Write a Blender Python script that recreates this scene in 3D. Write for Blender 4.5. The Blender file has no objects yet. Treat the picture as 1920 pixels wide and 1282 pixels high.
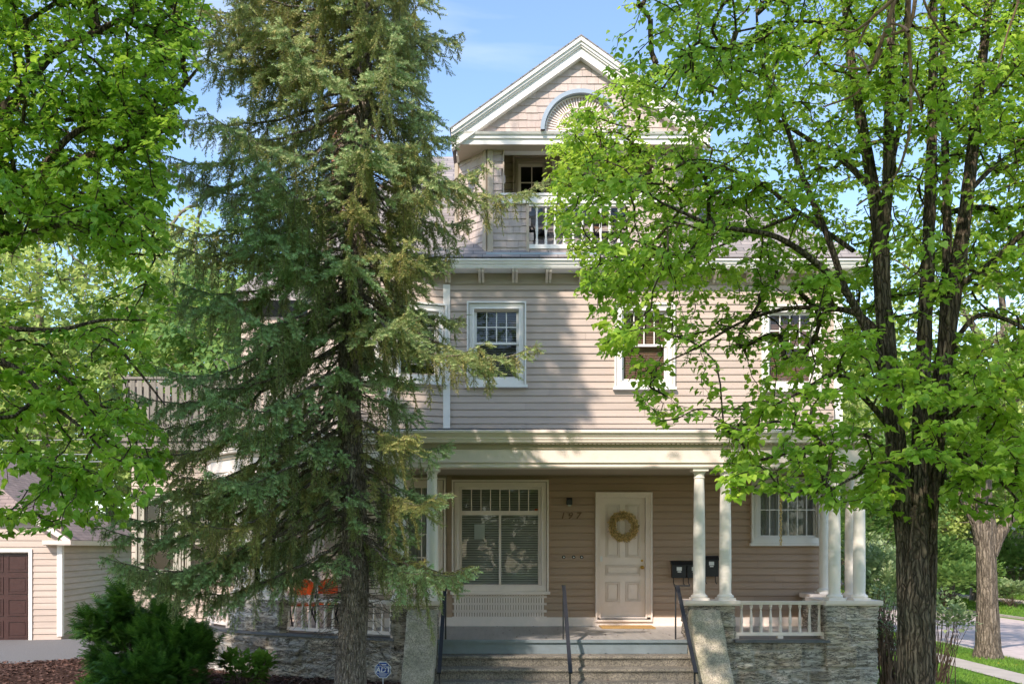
import bpy, bmesh, math, random
import numpy as np
from mathutils import Vector
R = math.radians
sc = bpy.context.scene
COL = sc.collection
rng = np.random.default_rng(7)
random.seed(7)

# ------------------------------------------------------------------ camera, sky, sun, exposure
FPX, VX, HY, CZ = 1732.0, 940.0, 1025.0, 2.05      # focal length in px of a 1920 wide frame, principal point, eye height
cam_d = bpy.data.cameras.new("camera")
cam = bpy.data.objects.new("camera", cam_d); COL.objects.link(cam)
cam.location = (0, 0, CZ); cam.rotation_euler = (R(90), 0, 0)
cam_d.sensor_width = 36; cam_d.lens = 36 * FPX / 1920
cam_d.shift_x = (960 - VX) / 1920; cam_d.shift_y = (HY - 641) / 1920
cam_d.clip_start = 0.1; cam_d.clip_end = 2000
sc.camera = cam
SUN = Vector((0.50, 1.0, -1.0)).normalized()        # direction the light travels
sun_el = math.asin(-SUN.z)
world = bpy.data.worlds.new("World"); sc.world = world; world.use_nodes = True
wn, wl = world.node_tree.nodes, world.node_tree.links
bg = wn["Background"]
sky = wn.new("ShaderNodeTexSky"); sky.sky_type = 'NISHITA'; sky.sun_disc = False
sky.sun_elevation = sun_el
sky.sun_rotation = math.atan2(-SUN.x, -SUN.y)        # measured from +Y towards +X
sky.air_density = 1.0; sky.dust_density = 0.4; sky.ozone_density = 2.0
tc = wn.new("ShaderNodeTexCoord"); mpp = wn.new("ShaderNodeMapping"); mpp.inputs['Scale'].default_value = (1.2, 1.2, 6)
wl.new(tc.outputs['Generated'], mpp.inputs[0]); cn = wn.new("ShaderNodeTexNoise"); cn.inputs['Scale'].default_value = 2.4; cn.inputs['Detail'].default_value = 7; cn.inputs['Distortion'].default_value = .5
wl.new(mpp.outputs[0], cn.inputs['Vector']); cr_ = wn.new("ShaderNodeValToRGB"); cr_.color_ramp.elements[0].position = .50; cr_.color_ramp.elements[1].position = .78; cr_.color_ramp.elements[1].color = (.38, .38, .38, 1)
wl.new(cn.outputs[0], cr_.inputs[0]); mxs = wn.new("ShaderNodeMix"); mxs.data_type = 'RGBA'; wl.new(cr_.outputs[0], mxs.inputs[0]); wl.new(sky.outputs[0], mxs.inputs[6]); mxs.inputs[7].default_value = (4.2, 4.3, 4.5, 1)
wl.new(mxs.outputs[2], bg.inputs[0]); bg.inputs[1].default_value = 0.15
sd = bpy.data.lights.new("sun", 'SUN'); sd.energy = 2.7; sd.angle = R(1.0); sd.color = (1.0, 0.90, 0.79)
so = bpy.data.objects.new("sun", sd); COL.objects.link(so); so.location = (-8, -10, 20)
so.rotation_euler = SUN.to_track_quat('-Z', 'Y').to_euler()
sc.view_settings.view_transform = 'Standard'; sc.view_settings.look = 'None'
sc.view_settings.exposure = 1.18; sc.view_settings.gamma = 1
sc.render.engine = 'CYCLES'
sc.cycles.max_bounces = 8; sc.cycles.transparent_max_bounces = 12

def P(px, py, Y):
    return Vector(((px - VX) * Y / FPX, Y, CZ + (HY - py) * Y / FPX))

# ------------------------------------------------------------------ object helpers
BASE = {}
def tag(o, label=None, cat=None, group=None, kind=None):
    if label: o['label'] = label
    if cat: o['category'] = cat
    if group: o['group'] = group
    if kind: o['kind'] = kind
    return o
def thing(name, loc, label, cat, group=None):
    o = bpy.data.objects.new(name, None); COL.objects.link(o); o.location = loc
    o.empty_display_size = .2
    tag(o, label, cat, group); BASE[o] = Vector(loc); return o
def mesh_obj(name, me, mat, parent=None, loc=(0, 0, 0)):
    o = bpy.data.objects.new(name, me); COL.objects.link(o)
    if mat is not None and not me.materials: me.materials.append(mat)
    if parent is not None: o.parent = parent
    o.location = loc
    return o
def root_base(parent):
    while parent is not None and parent not in BASE: parent = parent.parent
    return BASE.get(parent, Vector((0, 0, 0)))
def np_mesh(name, v, f, smooth=False, attr=None):
    """v (N,3), f (M,k) all faces with k corners"""
    v = np.asarray(v, dtype=np.float32); f = np.asarray(f, dtype=np.int32)
    me = bpy.data.meshes.new(name)
    k = f.shape[1]
    me.vertices.add(len(v)); me.vertices.foreach_set("co", v.ravel())
    me.loops.add(f.size); me.loops.foreach_set("vertex_index", f.ravel())
    me.polygons.add(len(f)); me.polygons.foreach_set("loop_start", np.arange(0, f.size, k, dtype=np.int32))
    me.polygons.foreach_set("loop_total", np.full(len(f), k, dtype=np.int32))
    if smooth: me.polygons.foreach_set("use_smooth", np.ones(len(f), dtype=bool))
    if attr is not None:
        for nme, val in attr.items():
            a = me.attributes.new(nme, 'FLOAT', 'POINT'); a.data.foreach_set("value", np.asarray(val, dtype=np.float32))
    me.update(calc_edges=True)
    return me

class MB:
    """collects polygons; local frame: s along the wall, d outward, z up"""
    def __init__(s, O=(0, 0), u=(1, 0), n=None):
        s.v = []; s.f = []; s.frame(O, u, n if n else ((0, 1) if O == (0, 0) else None))
    def frame(s, O=(0, 0), u=(1, 0), n=None):
        l = math.hypot(*u); s.O = O; s.u = (u[0] / l, u[1] / l)
        s.n = n if n else (s.u[1], -s.u[0]); return s
    def T(s, a, d, z):
        return (s.O[0] + a * s.u[0] + d * s.n[0], s.O[1] + a * s.u[1] + d * s.n[1], z)
    def poly(s, pts):                      # local points
        i = len(s.v); s.v += [s.T(*p) for p in pts]; s.f.append(tuple(range(i, i + len(pts))))
    def wpoly(s, pts):
        i = len(s.v); s.v += [tuple(p) for p in pts]; s.f.append(tuple(range(i, i + len(pts))))
    def box(s, a0, a1, d0, d1, z0, z1):
        i = len(s.v)
        for z in (z0, z1):
            for a, d in ((a0, d0), (a1, d0), (a1, d1), (a0, d1)): s.v.append(s.T(a, d, z))
        s.f += [(i+3, i+2, i+1, i), (i+4, i+5, i+6, i+7)] + [(i+k, i+(k+1) % 4, i+4+(k+1) % 4, i+4+k) for k in range(4)]
        return s
    def prism(s, prof, a0, a1):            # prof (d,z) extruded along s
        i = len(s.v); n = len(prof)
        for a in (a0, a1): s.v += [s.T(a, d, z) for d, z in prof]
        s.f += [tuple(range(i, i + n)), tuple(range(i + 2*n - 1, i + n - 1, -1))]
        s.f += [(i+k, i+(k+1) % n, i+n+(k+1) % n, i+n+k) for k in range(n)]
        return s
    def slab(s, outline, d0, d1):          # outline (a,z) extruded along d
        i = len(s.v); n = len(outline)
        for d in (d0, d1): s.v += [s.T(a, d, z) for a, z in outline]
        s.f += [tuple(range(i, i + n)), tuple(range(i + 2*n - 1, i + n - 1, -1))]
        s.f += [(i+k, i+(k+1) % n, i+n+(k+1) % n, i+n+k) for k in range(n)]
        return s
    def bar(s, p, q, r, sides=6, r2=None, flat=None):   # world points
        p = Vector(p); q = Vector(q); d = (q - p).normalized(); r2 = r if r2 is None else r2
        x = d.cross(Vector((0, 0, 1)) if abs(d.z) < .9 else Vector((1, 0, 0))).normalized(); y = d.cross(x)
        i = len(s.v)
        for c, rr in ((p, r), (q, r2)):
            for k in range(sides):
                t = 2*math.pi*(k + .5)/sides
                s.v.append(tuple(c + x*math.cos(t)*rr + y*math.sin(t)*rr*(flat or 1)))
        s.f += [tuple(range(i+sides-1, i-1, -1)), tuple(range(i+sides, i+2*sides))]
        s.f += [(i+k, i+(k+1) % sides, i+sides+(k+1) % sides, i+sides+k) for k in range(sides)]
        return s
    def lathe(s, c, prof, sides=20):       # prof (r,z) about vertical axis through c
        i = len(s.v); n = len(prof)
        for r, z in prof:
            for k in range(sides):
                t = 2*math.pi*k/sides; s.v.append((c[0] + r*math.cos(t), c[1] + r*math.sin(t), c[2] + z))
        for j in range(n - 1):
            s.f += [(i+j*sides+k, i+j*sides+(k+1) % sides, i+(j+1)*sides+(k+1) % sides, i+(j+1)*sides+k) for k in range(sides)]
        s.f += [tuple(range(i+sides-1, i-1, -1)), tuple(range(i+(n-1)*sides, i+n*sides))]
        return s
    def lathe_n(s, c, ax, prof, sides=20):  # about any axis
        ax = Vector(ax).normalized(); x = ax.orthogonal().normalized(); y = ax.cross(x); c = Vector(c)
        i = len(s.v); n = len(prof)
        for r, z in prof:
            for k in range(sides):
                t = 2*math.pi*k/sides; s.v.append(tuple(c + ax*z + x*math.cos(t)*r + y*math.sin(t)*r))
        for j in range(n - 1):
            s.f += [(i+j*sides+k, i+j*sides+(k+1) % sides, i+(j+1)*sides+(k+1) % sides, i+(j+1)*sides+k) for k in range(sides)]
        s.f += [tuple(range(i+sides-1, i-1, -1)), tuple(range(i+(n-1)*sides, i+n*sides))]
        return s
    def sweep(s, path, prof, caps=True):   # path [(x,y)], prof [(outward, z)], outward = right-hand side
        pts = [Vector((p[0], p[1])) for p in path]; n = len(pts); m = len(prof); offs = []
        for k in range(n):
            ds = []
            if k > 0: ds.append((pts[k]-pts[k-1]).normalized())
            if k < n-1: ds.append((pts[k+1]-pts[k]).normalized())
            ns = [Vector((d.y, -d.x)) for d in ds]; a = sum(ns, Vector((0, 0))).normalized()
            offs.append(a / max(.35, a.dot(ns[0])))
        i = len(s.v)
        for k in range(n):
            for d, z in prof:
                q = pts[k] + offs[k]*d; s.v.append((q.x, q.y, z))
        for k in range(n-1):
            for j in range(m):
                a, b = i+k*m+j, i+k*m+(j+1) % m; s.f.append((a, b, b+m, a+m))
        if caps: s.f += [tuple(range(i, i+m)), tuple(range(i+n*m-1, i+(n-1)*m-1, -1))]
        return s
    def obj(s, name, mat, parent=None, smooth=False, base=None, recalc=True):
        b = Vector(base) if base is not None else root_base(parent)
        me = bpy.data.meshes.new(name)
        me.from_pydata([(x-b.x, y-b.y, z-b.z) for x, y, z in s.v], [], s.f)
        bm = bmesh.new(); bm.from_mesh(me)
        if recalc: bmesh.ops.recalc_face_normals(bm, faces=bm.faces)
        uvl = bm.loops.layers.uv.new("uv")
        Z = Vector((0, 0, 1))
        for f in bm.faces:
            n = f.normal; u = Z.cross(n)
            u = u.normalized() if u.length > 1e-3 else Vector((1, 0, 0))
            if abs(n.z) > .999: u = Vector((1, 0, 0))
            w = n.cross(u)
            for l in f.loops:
                c = l.vert.co + b; l[uvl].uv = (c.dot(u), c.dot(w))
            f.smooth = smooth
        bm.to_mesh(me); bm.free()
        o = mesh_obj(name, me, mat, parent)
        if base is not None and parent is None: o.location = b
        if smooth and len(s.v) > 8:
            me.set_sharp_from_angle(angle=R(38))
        return o

# ------------------------------------------------------------------ value noise
def vnoise(p, seed=0):
    p = np.asarray(p, dtype=np.float64); i = np.floor(p).astype(np.int64); f = p - i; f = f*f*(3-2*f)
    def h(a, b, c):
        n = (a*374761393 + b*668265263 + c*2147483647 + seed*974634777) & 0xffffffff
        n = ((n ^ (n >> 13)) * 1274126177) & 0xffffffff
        return ((n ^ (n >> 16)) & 0xffff) / 65535.0
    r = 0
    for dx in (0, 1):
        for dy in (0, 1):
            for dz in (0, 1):
                w = (f[..., 0] if dx else 1-f[..., 0])*(f[..., 1] if dy else 1-f[..., 1])*(f[..., 2] if dz else 1-f[..., 2])
                r = r + w*h(i[..., 0]+dx, i[..., 1]+dy, i[..., 2]+dz)
    return r
def fbm(p, oct=3, seed=0):
    p = np.asarray(p, dtype=np.float64); r = 0; a = .5; t = 0
    for k in range(oct):
        r = r + a*vnoise(p*(2**k), seed+k); t += a; a *= .5
    return r/t

# ------------------------------------------------------------------ materials
def new_mat(name):
    m = bpy.data.materials.new(name); m.use_nodes = True; n = m.node_tree.nodes
    b = n.get("Principled BSDF"); return m, n, m.node_tree.links, b
def c4(c): return (c[0], c[1], c[2], 1)
def coord(n, l, scale=(1, 1, 1), src='Object'):
    t = n.new("ShaderNodeTexCoord"); mp = n.new("ShaderNodeMapping"); mp.inputs['Scale'].default_value = scale
    l.new(t.outputs[src], mp.inputs[0]); return mp.outputs[0]
def noise(n, l, vec, scale, detail=4, rough=.55, dist=0):
    t = n.new("ShaderNodeTexNoise"); t.inputs['Scale'].default_value = scale; t.inputs['Detail'].default_value = detail
    t.inputs['Roughness'].default_value = rough; t.inputs['Distortion'].default_value = dist
    l.new(vec, t.inputs['Vector']); return t.outputs[0]
def ramp(n, l, fac, stops):
    r = n.new("ShaderNodeValToRGB"); e = r.color_ramp.elements
    while len(e) < len(stops): e.new(.5)
    for k, (p, c) in enumerate(stops): e[k].position = p; e[k].color = c4(c)
    l.new(fac, r.inputs[0]); return r.outputs[0]
def mixc(n, l, fac, a, b, mode='MIX'):
    m = n.new("ShaderNodeMix"); m.data_type = 'RGBA'; m.blend_type = mode
    for k, v in ((0, fac), (6, a), (7, b)):
        if hasattr(v, 'is_linked') or hasattr(v, 'links'): l.new(v, m.inputs[k])
        else: m.inputs[k].default_value = v if k == 0 else c4(v)
    return m.outputs[2]
def bump(n, l, h, strength, dist, b, prev=None):
    t = n.new("ShaderNodeBump"); t.inputs['Strength'].default_value = strength; t.inputs['Distance'].default_value = dist
    l.new(h, t.inputs['Height'])
    if prev is not None: l.new(prev, t.inputs['Normal'])
    l.new(t.outputs[0], b.inputs['Normal']); return t.outputs[0]
def pmat(name, c, var=.12, scale=3.0, rough=.6, bumps=0.0, bscale=60, stretch=(1, 1, 1), dirt=0, dirtc=(.1, .09, .07), metal=0, spec=.4, island=0, bd=.01):
    m, n, l, b = new_mat(name); v = coord(n, l, stretch)
    f = noise(n, l, v, scale, 5)
    lo = tuple(x*(1-var) for x in c); hi = tuple(min(1, x*(1+var)) for x in c)
    col = ramp(n, l, f, [(.3, lo), (.7, hi)])
    if island:
        g = n.new("ShaderNodeNewGeometry")
        k = ramp(n, l, g.outputs['Random Per Island'], [(0, (1-island,)*3), (1, (1+island*.6,)*3)])
        col = mixc(n, l, 1.0, col, k, 'MULTIPLY')
    if dirt:
        f2 = noise(n, l, v, scale*2.7, 8, .7, .4)
        g = ramp(n, l, f2, [(.52, (0, 0, 0)), (.75, (dirt,)*3)])
        col = mixc(n, l, g, col, dirtc)
    l.new(col, b.inputs['Base Color']); b.inputs['Roughness'].default_value = rough
    b.inputs['Metallic'].default_value = metal; b.inputs['Specular IOR Level'].default_value = spec
    if bumps: bump(n, l, noise(n, l, v, bscale, 6, .6), bumps, bd, b)
    return m
M = {}
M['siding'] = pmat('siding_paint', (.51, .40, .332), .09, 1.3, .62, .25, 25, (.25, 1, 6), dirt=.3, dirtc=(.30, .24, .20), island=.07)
M['shade_siding'] = pmat('shade_toned_siding_paint', (.42, .285, .20), .07, 1.3, .6, .3, 25, (.25, 1, 6), dirt=.3, dirtc=(.24, .17, .13), island=.06)  # same paint as the siding, porch shade and warm bounce mixed into its colour
M['shingle'] = pmat('wall_shingle_paint', (.52, .415, .365), .08, 4, .75, .5, 40, (3, 3, .6), dirt=.3, dirtc=(.28, .22, .18), island=.10)
M['cream'] = pmat('cream_trim_paint', (.82, .69, .615), .05, 2, .5, .15, 30, dirt=.2, dirtc=(.45, .40, .32))
M['white'] = pmat('white_trim_paint', (.82, .765, .71), .04, 2, .5, .12, 30, dirt=.18, dirtc=(.5, .47, .42))
M['column'] = pmat('column_paint', (.83, .75, .675), .05, 2.5, .45, .1, 20, (1, 1, .4), dirt=.22, dirtc=(.52, .49, .40))
M['shade_trim'] = pmat('shade_toned_trim_paint', (.46, .42, .35), .06, 2, .55, .15, 30, dirt=.25, dirtc=(.3, .27, .22))  # white trim darkened: tree shade on the low wing painted into the colour
M['ceiling'] = pmat('porch_ceiling_paint', (.42, .36, .28), .06, 2, .6)
M['frieze'] = pmat('frieze_paint', (.37, .295, .22), .05, 2, .55)
M['bracket'] = pmat('bracket_paint', (.62, .51, .42), .05, 2, .55)
M['tan'] = pmat('tan_trim_paint', (.45, .36, .27), .05, 2, .55)
M['floor'] = pmat('porch_floor_paint', (.38, .345, .32), .12, 2.2, .45, .2, 20, (6, .4, 1), dirt=.35, dirtc=(.22, .2, .18))
M['blue'] = pmat('blue_grey_floor_edge_paint', (.17, .20, .22), .12, 3, .45, .2, 20, dirt=.3, dirtc=(.1, .1, .1))
M['slate_metal'] = pmat('blue_grey_metal_roofing', (.33, .38, .44), .08, 2, .35, .1, 10)
M['black'] = pmat('black_painted_steel', (.022, .022, .026), .2, 5, .42, .15, 60, spec=.4)
M['dark'] = pmat('dark_interior', (.03, .027, .025), .2, 2, .9)
M['brass'] = pmat('aged_brass', (.50, .30, .08), .2, 20, .3, metal=1)
M['blind'] = pmat('grey_blind_slats', (.60, .57, .54), .08, 3, .5)
M['curtain'] = pmat('sheer_curtain', (.45, .44, .40), .25, 9, .9, .6, 12, (6, 6, .1), bd=.05)
M['darkblind'] = pmat('dark_grey_blind_slats', (.16, .155, .16), .08, 3, .5)
M['warmblind'] = pmat('tan_roller_blind', (.36, .21, .15), .08, 3, .7)
M['wood'] = pmat('brown_wood', (.20, .11, .06), .25, 6, .5, .3, 30, (1, 1, 4))
M['grey_wood'] = pmat('weathered_grey_wood', (.24, .21, .18), .2, 5, .8, .4, 30, (4, 4, .5), island=.2)
M['orange'] = pmat('orange_plastic', (.75, .09, .012), .1, 3, .45)
M['brown_door'] = pmat('dark_red_brown_door', (.055, .022, .018), .15, 4, .35, .25, 30, (1, 1, 5))
M['paper'] = pmat('white_paper', (.75, .75, .73), .03, 5, .7)
M['straw'] = pmat('straw_wreath', (.78, .58, .28), .3, 30, .8, island=.45)
M['mat'] = pmat('coir_mat', (.42, .25, .09), .2, 60, .95, .6, 200)
M['ledge'] = pmat('dark_grey_slate_ledge', (.12, .12, .125), .2, 8, .6, .4, 30)
M['mud'] = pmat('bulb_glass', (.6, .58, .5), .02, 5, .2)
M['sign_blue'] = pmat('sign_blue', (.03, .08, .36), .05, 8, .4)
M['sign_white'] = pmat('sign_white', (.78, .8, .84), .03, 8, .4)
M['cable'] = pmat('grey_cable', (.25, .25, .26), .1, 5, .5)
M['sidewalk'] = pmat('concrete_sidewalk', (.42, .37, .33), .1, 1.5, .85, .3, 80, dirt=.25, dirtc=(.28, .25, .22))
M['driveway'] = pmat('gravel_asphalt', (.15, .142, .138), .3, 60, .9, .5, 150, dirt=.3, dirtc=(.15, .14, .13))
M['curb'] = pmat('kerb_stone', (.40, .36, .31), .15, 5, .85, .3, 60)
M['soilbrick'] = pmat('far_white_wall', (.7, .68, .63), .05, 2, .6)
M['farblue'] = pmat('far_dark_blue_wall', (.10, .12, .15), .1, 2, .6)
M['fargrey'] = pmat('far_grey_siding', (.33, .32, .30), .1, 2, .6)

def m_glass():
    m, n, l, b = new_mat('window_glass'); n.remove(b)
    tr = n.new("ShaderNodeBsdfTransparent"); tr.inputs[0].default_value = (.78, .79, .77, 1)
    gl = n.new("ShaderNodeBsdfGlossy"); gl.inputs[0].default_value = (.95, .97, 1, 1); gl.inputs['Roughness'].default_value = .02
    lw = n.new("ShaderNodeLayerWeight"); lw.inputs[0].default_value = .25
    mr = n.new("ShaderNodeMapRange"); mr.inputs[3].default_value = .022; mr.inputs[4].default_value = .5
    l.new(lw.outputs['Fresnel'], mr.inputs[0])
    nz = noise(n, l, coord(n, l), 1.2, 2)
    bp = n.new("ShaderNodeBump"); bp.inputs['Strength'].default_value = .08; bp.inputs['Distance'].default_value = .05
    l.new(nz, bp.inputs['Height']); l.new(bp.outputs[0], gl.inputs['Normal'])
    mx = n.new("ShaderNodeMixShader"); l.new(mr.outputs[0], mx.inputs[0]); l.new(tr.outputs[0], mx.inputs[1]); l.new(gl.outputs[0], mx.inputs[2])
    l.new(mx.outputs[0], n['Material Output'].inputs[0]); return m
M['glass'] = m_glass()

def m_roof(name, c1, c2, mortar):
    m, n, l, b = new_mat(name); v = coord(n, l, (1, 1, 1), 'UV')
    br = n.new("ShaderNodeTexBrick"); br.inputs['Scale'].default_value = 1
    br.inputs['Brick Width'].default_value = .33; br.inputs['Row Height'].default_value = .13
    br.inputs['Mortar Size'].default_value = .006; br.inputs['Mortar Smooth'].default_value = .3; br.inputs['Bias'].default_value = 0
    br.inputs['Color1'].default_value = c4(c1); br.inputs['Color2'].default_value = c4(c2); br.inputs['Mortar'].default_value = c4(mortar)
    l.new(v, br.inputs['Vector'])
    f = noise(n, l, v, 2.5, 6); k = ramp(n, l, f, [(.3, (.8, .8, .8)), (.7, (1.15, 1.15, 1.15))])
    g = noise(n, l, v, 120, 2); k2 = ramp(n, l, g, [(.3, (.8, .8, .8)), (.7, (1.15, 1.15, 1.15))])
    col = mixc(n, l, 1.0, mixc(n, l, 1.0, br.outputs[0], k, 'MULTIPLY'), k2, 'MULTIPLY')
    l.new(col, b.inputs['Base Color']); b.inputs['Roughness'].default_value = .9
    inv = n.new("ShaderNodeInvert"); l.new(br.outputs[1], inv.inputs[1]); bump(n, l, inv.outputs[0], .8, .02, b)
    return m
M['roof'] = m_roof('roof_shingles', (.33, .28, .26), (.24, .215, .21), (.11, .1, .1))
M['garage_roof'] = m_roof('garage_roof_shingles', (.33, .24, .21), (.26, .19, .17), (.13, .1, .09))
def m_brick():
    m, n, l, b = new_mat('chimney_brick'); v = coord(n, l, (1, 1, 1), 'UV')
    br = n.new("ShaderNodeTexBrick"); br.inputs['Scale'].default_value = 1
    br.inputs['Brick Width'].default_value = .21; br.inputs['Row Height'].default_value = .075; br.inputs['Mortar Size'].default_value = .008
    br.inputs['Color1'].default_value = (.38, .13, .07, 1); br.inputs['Color2'].default_value = (.25, .08, .05, 1); br.inputs['Mortar'].default_value = (.38, .33, .28, 1)
    l.new(v, br.inputs['Vector']); l.new(br.outputs[0], b.inputs['Base Color']); b.inputs['Roughness'].default_value = .9
    inv = n.new("ShaderNodeInvert"); l.new(br.outputs[1], inv.inputs[1]); bump(n, l, inv.outputs[0], .6, .01, b); return m
M['brick'] = m_brick()
def m_stone():
    m, n, l, b = new_mat('ledge_limestone')
    v = coord(n, l, (1, 1, 3.6)); v1 = coord(n, l, (1, 1, 1))
    a = noise(n, l, v, 3.4, 10, .7, .6)
    col = ramp(n, l, a, [(.31, (.09, .075, .06)), (.40, (.37, .32, .27)), (.53, (.60, .53, .455)), (.70, (.82, .75, .66))])
    t = noise(n, l, v1, 1.6, 3); k = ramp(n, l, t, [(.52, (0, 0, 0)), (.68, (.7, .7, .7))])
    col = mixc(n, l, k, col, (.38, .31, .24))
    at = n.new("ShaderNodeAttribute"); at.attribute_name = 'mortar'
    at2 = n.new("ShaderNodeAttribute"); at2.attribute_name = 'tint'
    col = mixc(n, l, 1.0, col, ramp(n, l, at2.outputs['Fac'], [(0, (.62, .60, .58)), (.35, (1.0, .92, .82)), (.7, (.85, .86, .88)), (1, (1.25, 1.2, 1.1))]), 'MULTIPLY')
    ck = noise(n, l, coord(n, l, (1.6, 1.6, 8)), 2.2, 9, .72, 1.2)
    col = mixc(n, l, ramp(n, l, ck, [(.46, (0, 0, 0)), (.492, (.92, .92, .92)), (.508, (.92, .92, .92)), (.54, (0, 0, 0))]), col, (.03, .027, .025))
    col = mixc(n, l, at.outputs['Fac'], col, (.50, .46, .41))
    l.new(col, b.inputs['Base Color']); b.inputs['Roughness'].default_value = .92
    p = bump(n, l, a, .6, .04, b)
    bump(n, l, noise(n, l, coord(n, l, (1, 1, 3)), 30, 6, .7), .35, .012, b, p); return m
M['stone'] = m_stone()
def m_concrete(name, c, moss, speck):
    m, n, l, b = new_mat(name); v = coord(n, l)
    a = noise(n, l, v, 2.2, 8, .65); col = ramp(n, l, a, [(.3, tuple(x*.7 for x in c)), (.7, tuple(x*1.2 for x in c))])
    if moss:
        k = ramp(n, l, noise(n, l, v, 3.3, 7, .7), [(.42, (0, 0, 0)), (.62, (.75, .75, .75))]); col = mixc(n, l, k, col, moss)
    vo = n.new("ShaderNodeTexVoronoi"); vo.inputs['Scale'].default_value = 70; l.new(v, vo.inputs['Vector'])
    k2 = ramp(n, l, vo.outputs['Color'], [(.25, (.45, .45, .45)), (.5, (1, 1, 1)), (.85, (1.5, 1.45, 1.35))])
    col = mixc(n, l, speck, col, mixc(n, l, 1.0, col, k2, 'MULTIPLY'))
    l.new(col, b.inputs['Base Color']); b.inputs['Roughness'].default_value = .9
    p = bump(n, l, vo.outputs['Distance'], .5*speck+.1, .01, b); bump(n, l, a, .4, .02, b, p); return m
M['cheek'] = m_concrete('mossy_concrete', (.52, .44, .345), (.29, .27, .175), .55)
M['step'] = m_concrete('aggregate_concrete', (.20, .175, .145), None, .8)
def m_bark(name, c1, c2, zs=.18, sc_=14, strength=1.0, moss=None, crack=0, ck=26):
    m, n, l, b = new_mat(name); v = coord(n, l, (1, 1, zs))
    a = noise(n, l, v, sc_, 8, .65, .8)
    col = ramp(n, l, a, [(.34, c1), (.64, c2)])
    if moss:
        k = ramp(n, l, noise(n, l, coord(n, l), 1.3, 5), [(.45, (0, 0, 0)), (.65, (.6, .6, .6))]); col = mixc(n, l, k, col, moss)
    p = None
    if crack:
        wv = n.new("ShaderNodeVectorMath"); wv.operation = 'ADD'; nz = n.new("ShaderNodeTexNoise"); nz.inputs['Scale'].default_value = 7; l.new(coord(n, l), nz.inputs['Vector'])
        sc2 = n.new("ShaderNodeVectorMath"); sc2.operation = 'SCALE'; sc2.inputs['Scale'].default_value = .07; l.new(nz.outputs['Color'], sc2.inputs[0]); l.new(coord(n, l, (1, 1, .13)), wv.inputs[0]); l.new(sc2.outputs[0], wv.inputs[1])
        vo = n.new("ShaderNodeTexVoronoi"); vo.feature = 'DISTANCE_TO_EDGE'; vo.inputs['Scale'].default_value = ck; l.new(wv.outputs[0], vo.inputs['Vector'])
        kk = ramp(n, l, vo.outputs['Distance'], [(.0, (crack,)*3), (.16, (0, 0, 0))]); col = mixc(n, l, kk, col, tuple(x*.45 for x in c1))
        p = bump(n, l, ramp(n, l, vo.outputs['Distance'], [(0, (0, 0, 0)), (.3, (1, 1, 1))]), 1.0, .03, b)
    l.new(col, b.inputs['Base Color']); b.inputs['Roughness'].default_value = .95; b.inputs['Specular IOR Level'].default_value = .15
    bump(n, l, a, strength*(.6 if crack else 1), .03, b, p); return m
M['bark_linden'] = m_bark('linden_bark', (.06, .043, .031), (.29, .215, .155), .13, 22, 1.0, (.13, .12, .08), .85, 26)
M['bark_spruce'] = m_bark('spruce_bark', (.15, .115, .09), (.50, .41, .34), .5, 26, 1.0, None, .6, 34)
M['bark_street'] = m_bark('street_tree_bark', (.08, .062, .045), (.30, .24, .18), .2, 12, 1.0, None, .7, 12)
M['bark_far'] = m_bark('far_bark', (.12, .10, .08), (.26, .21, .17), .2, 8, .6)
M['twig'] = m_bark('shrub_stems', (.08, .05, .04), (.2, .14, .10), .3, 30, .4)

def m_leaf(name, cols, trans=(.30, .48, .04), tw=.42, rough=.42, spec=.35, clump=1.5):
    """cols: ramp over random-per-leaf"""
    m, n, l, b = new_mat(name)
    g = n.new("ShaderNodeNewGeometry")
    col = ramp(n, l, g.outputs['Random Per Island'], [(k/(len(cols)-1), c) for k, c in enumerate(cols)])
    cl = ramp(n, l, noise(n, l, coord(n, l), clump, 2), [(.35, (.72, .8, .8)), (.65, (1.2, 1.1, 1.0))])
    col = mixc(n, l, 1.0, col, cl, 'MULTIPLY')
    l.new(col, b.inputs['Base Color']); b.inputs['Roughness'].default_value = rough; b.inputs['Specular IOR Level'].default_value = spec
    t = n.new("ShaderNodeBsdfTranslucent")
    tc = mixc(n, l, 1.0, cl, trans, 'MULTIPLY'); l.new(tc, t.inputs[0])
    mx = n.new("ShaderNodeMixShader"); mx.inputs[0].default_value = tw
    l.new(b.outputs[0], mx.inputs[1]); l.new(t.outputs[0], mx.inputs[2]); l.new(mx.outputs[0], n['Material Output'].inputs[0])
    return m
M['leaf_r'] = m_leaf('linden_leaves', [(.17, .33, .035), (.30, .50, .05), (.48, .64, .09)], (.60, .80, .10), .42)
M['leaf_l'] = m_leaf('left_linden_leaves', [(.13, .28, .03), (.23, .42, .045), (.41, .58, .08)], (.52, .76, .09), .42)
M['leaf_far'] = m_leaf('far_leaves', [(.22, .32, .09), (.32, .43, .12), (.45, .53, .18)], (.6, .68, .22), .4, .6, .2, .4)
M['leaf_far2'] = m_leaf('far_darker_leaves', [(.09, .17, .05), (.14, .25, .07), (.22, .33, .09)], (.35, .5, .12), .35, .6, .2, .4)
M['yew'] = m_leaf('yew_needles', [(.03, .08, .015), (.055, .14, .022), (.11, .24, .035)], (.16, .34, .04), .25, .5, .3, 4)
M['shrub_light'] = m_leaf('light_shrub_leaves', [(.08, .18, .03), (.13, .26, .04), (.18, .33, .06)], (.30, .5, .06), .35)
M['hosta'] = m_leaf('pale_leaves', [(.16, .24, .10), (.25, .34, .16), (.35, .42, .22)], (.3, .4, .15), .3)
M['grass'] = m_leaf('grass_blades', [(.10, .22, .03), (.16, .30, .04), (.24, .38, .07)], (.35, .52, .06), .3, .6, .2, .6)
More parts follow.
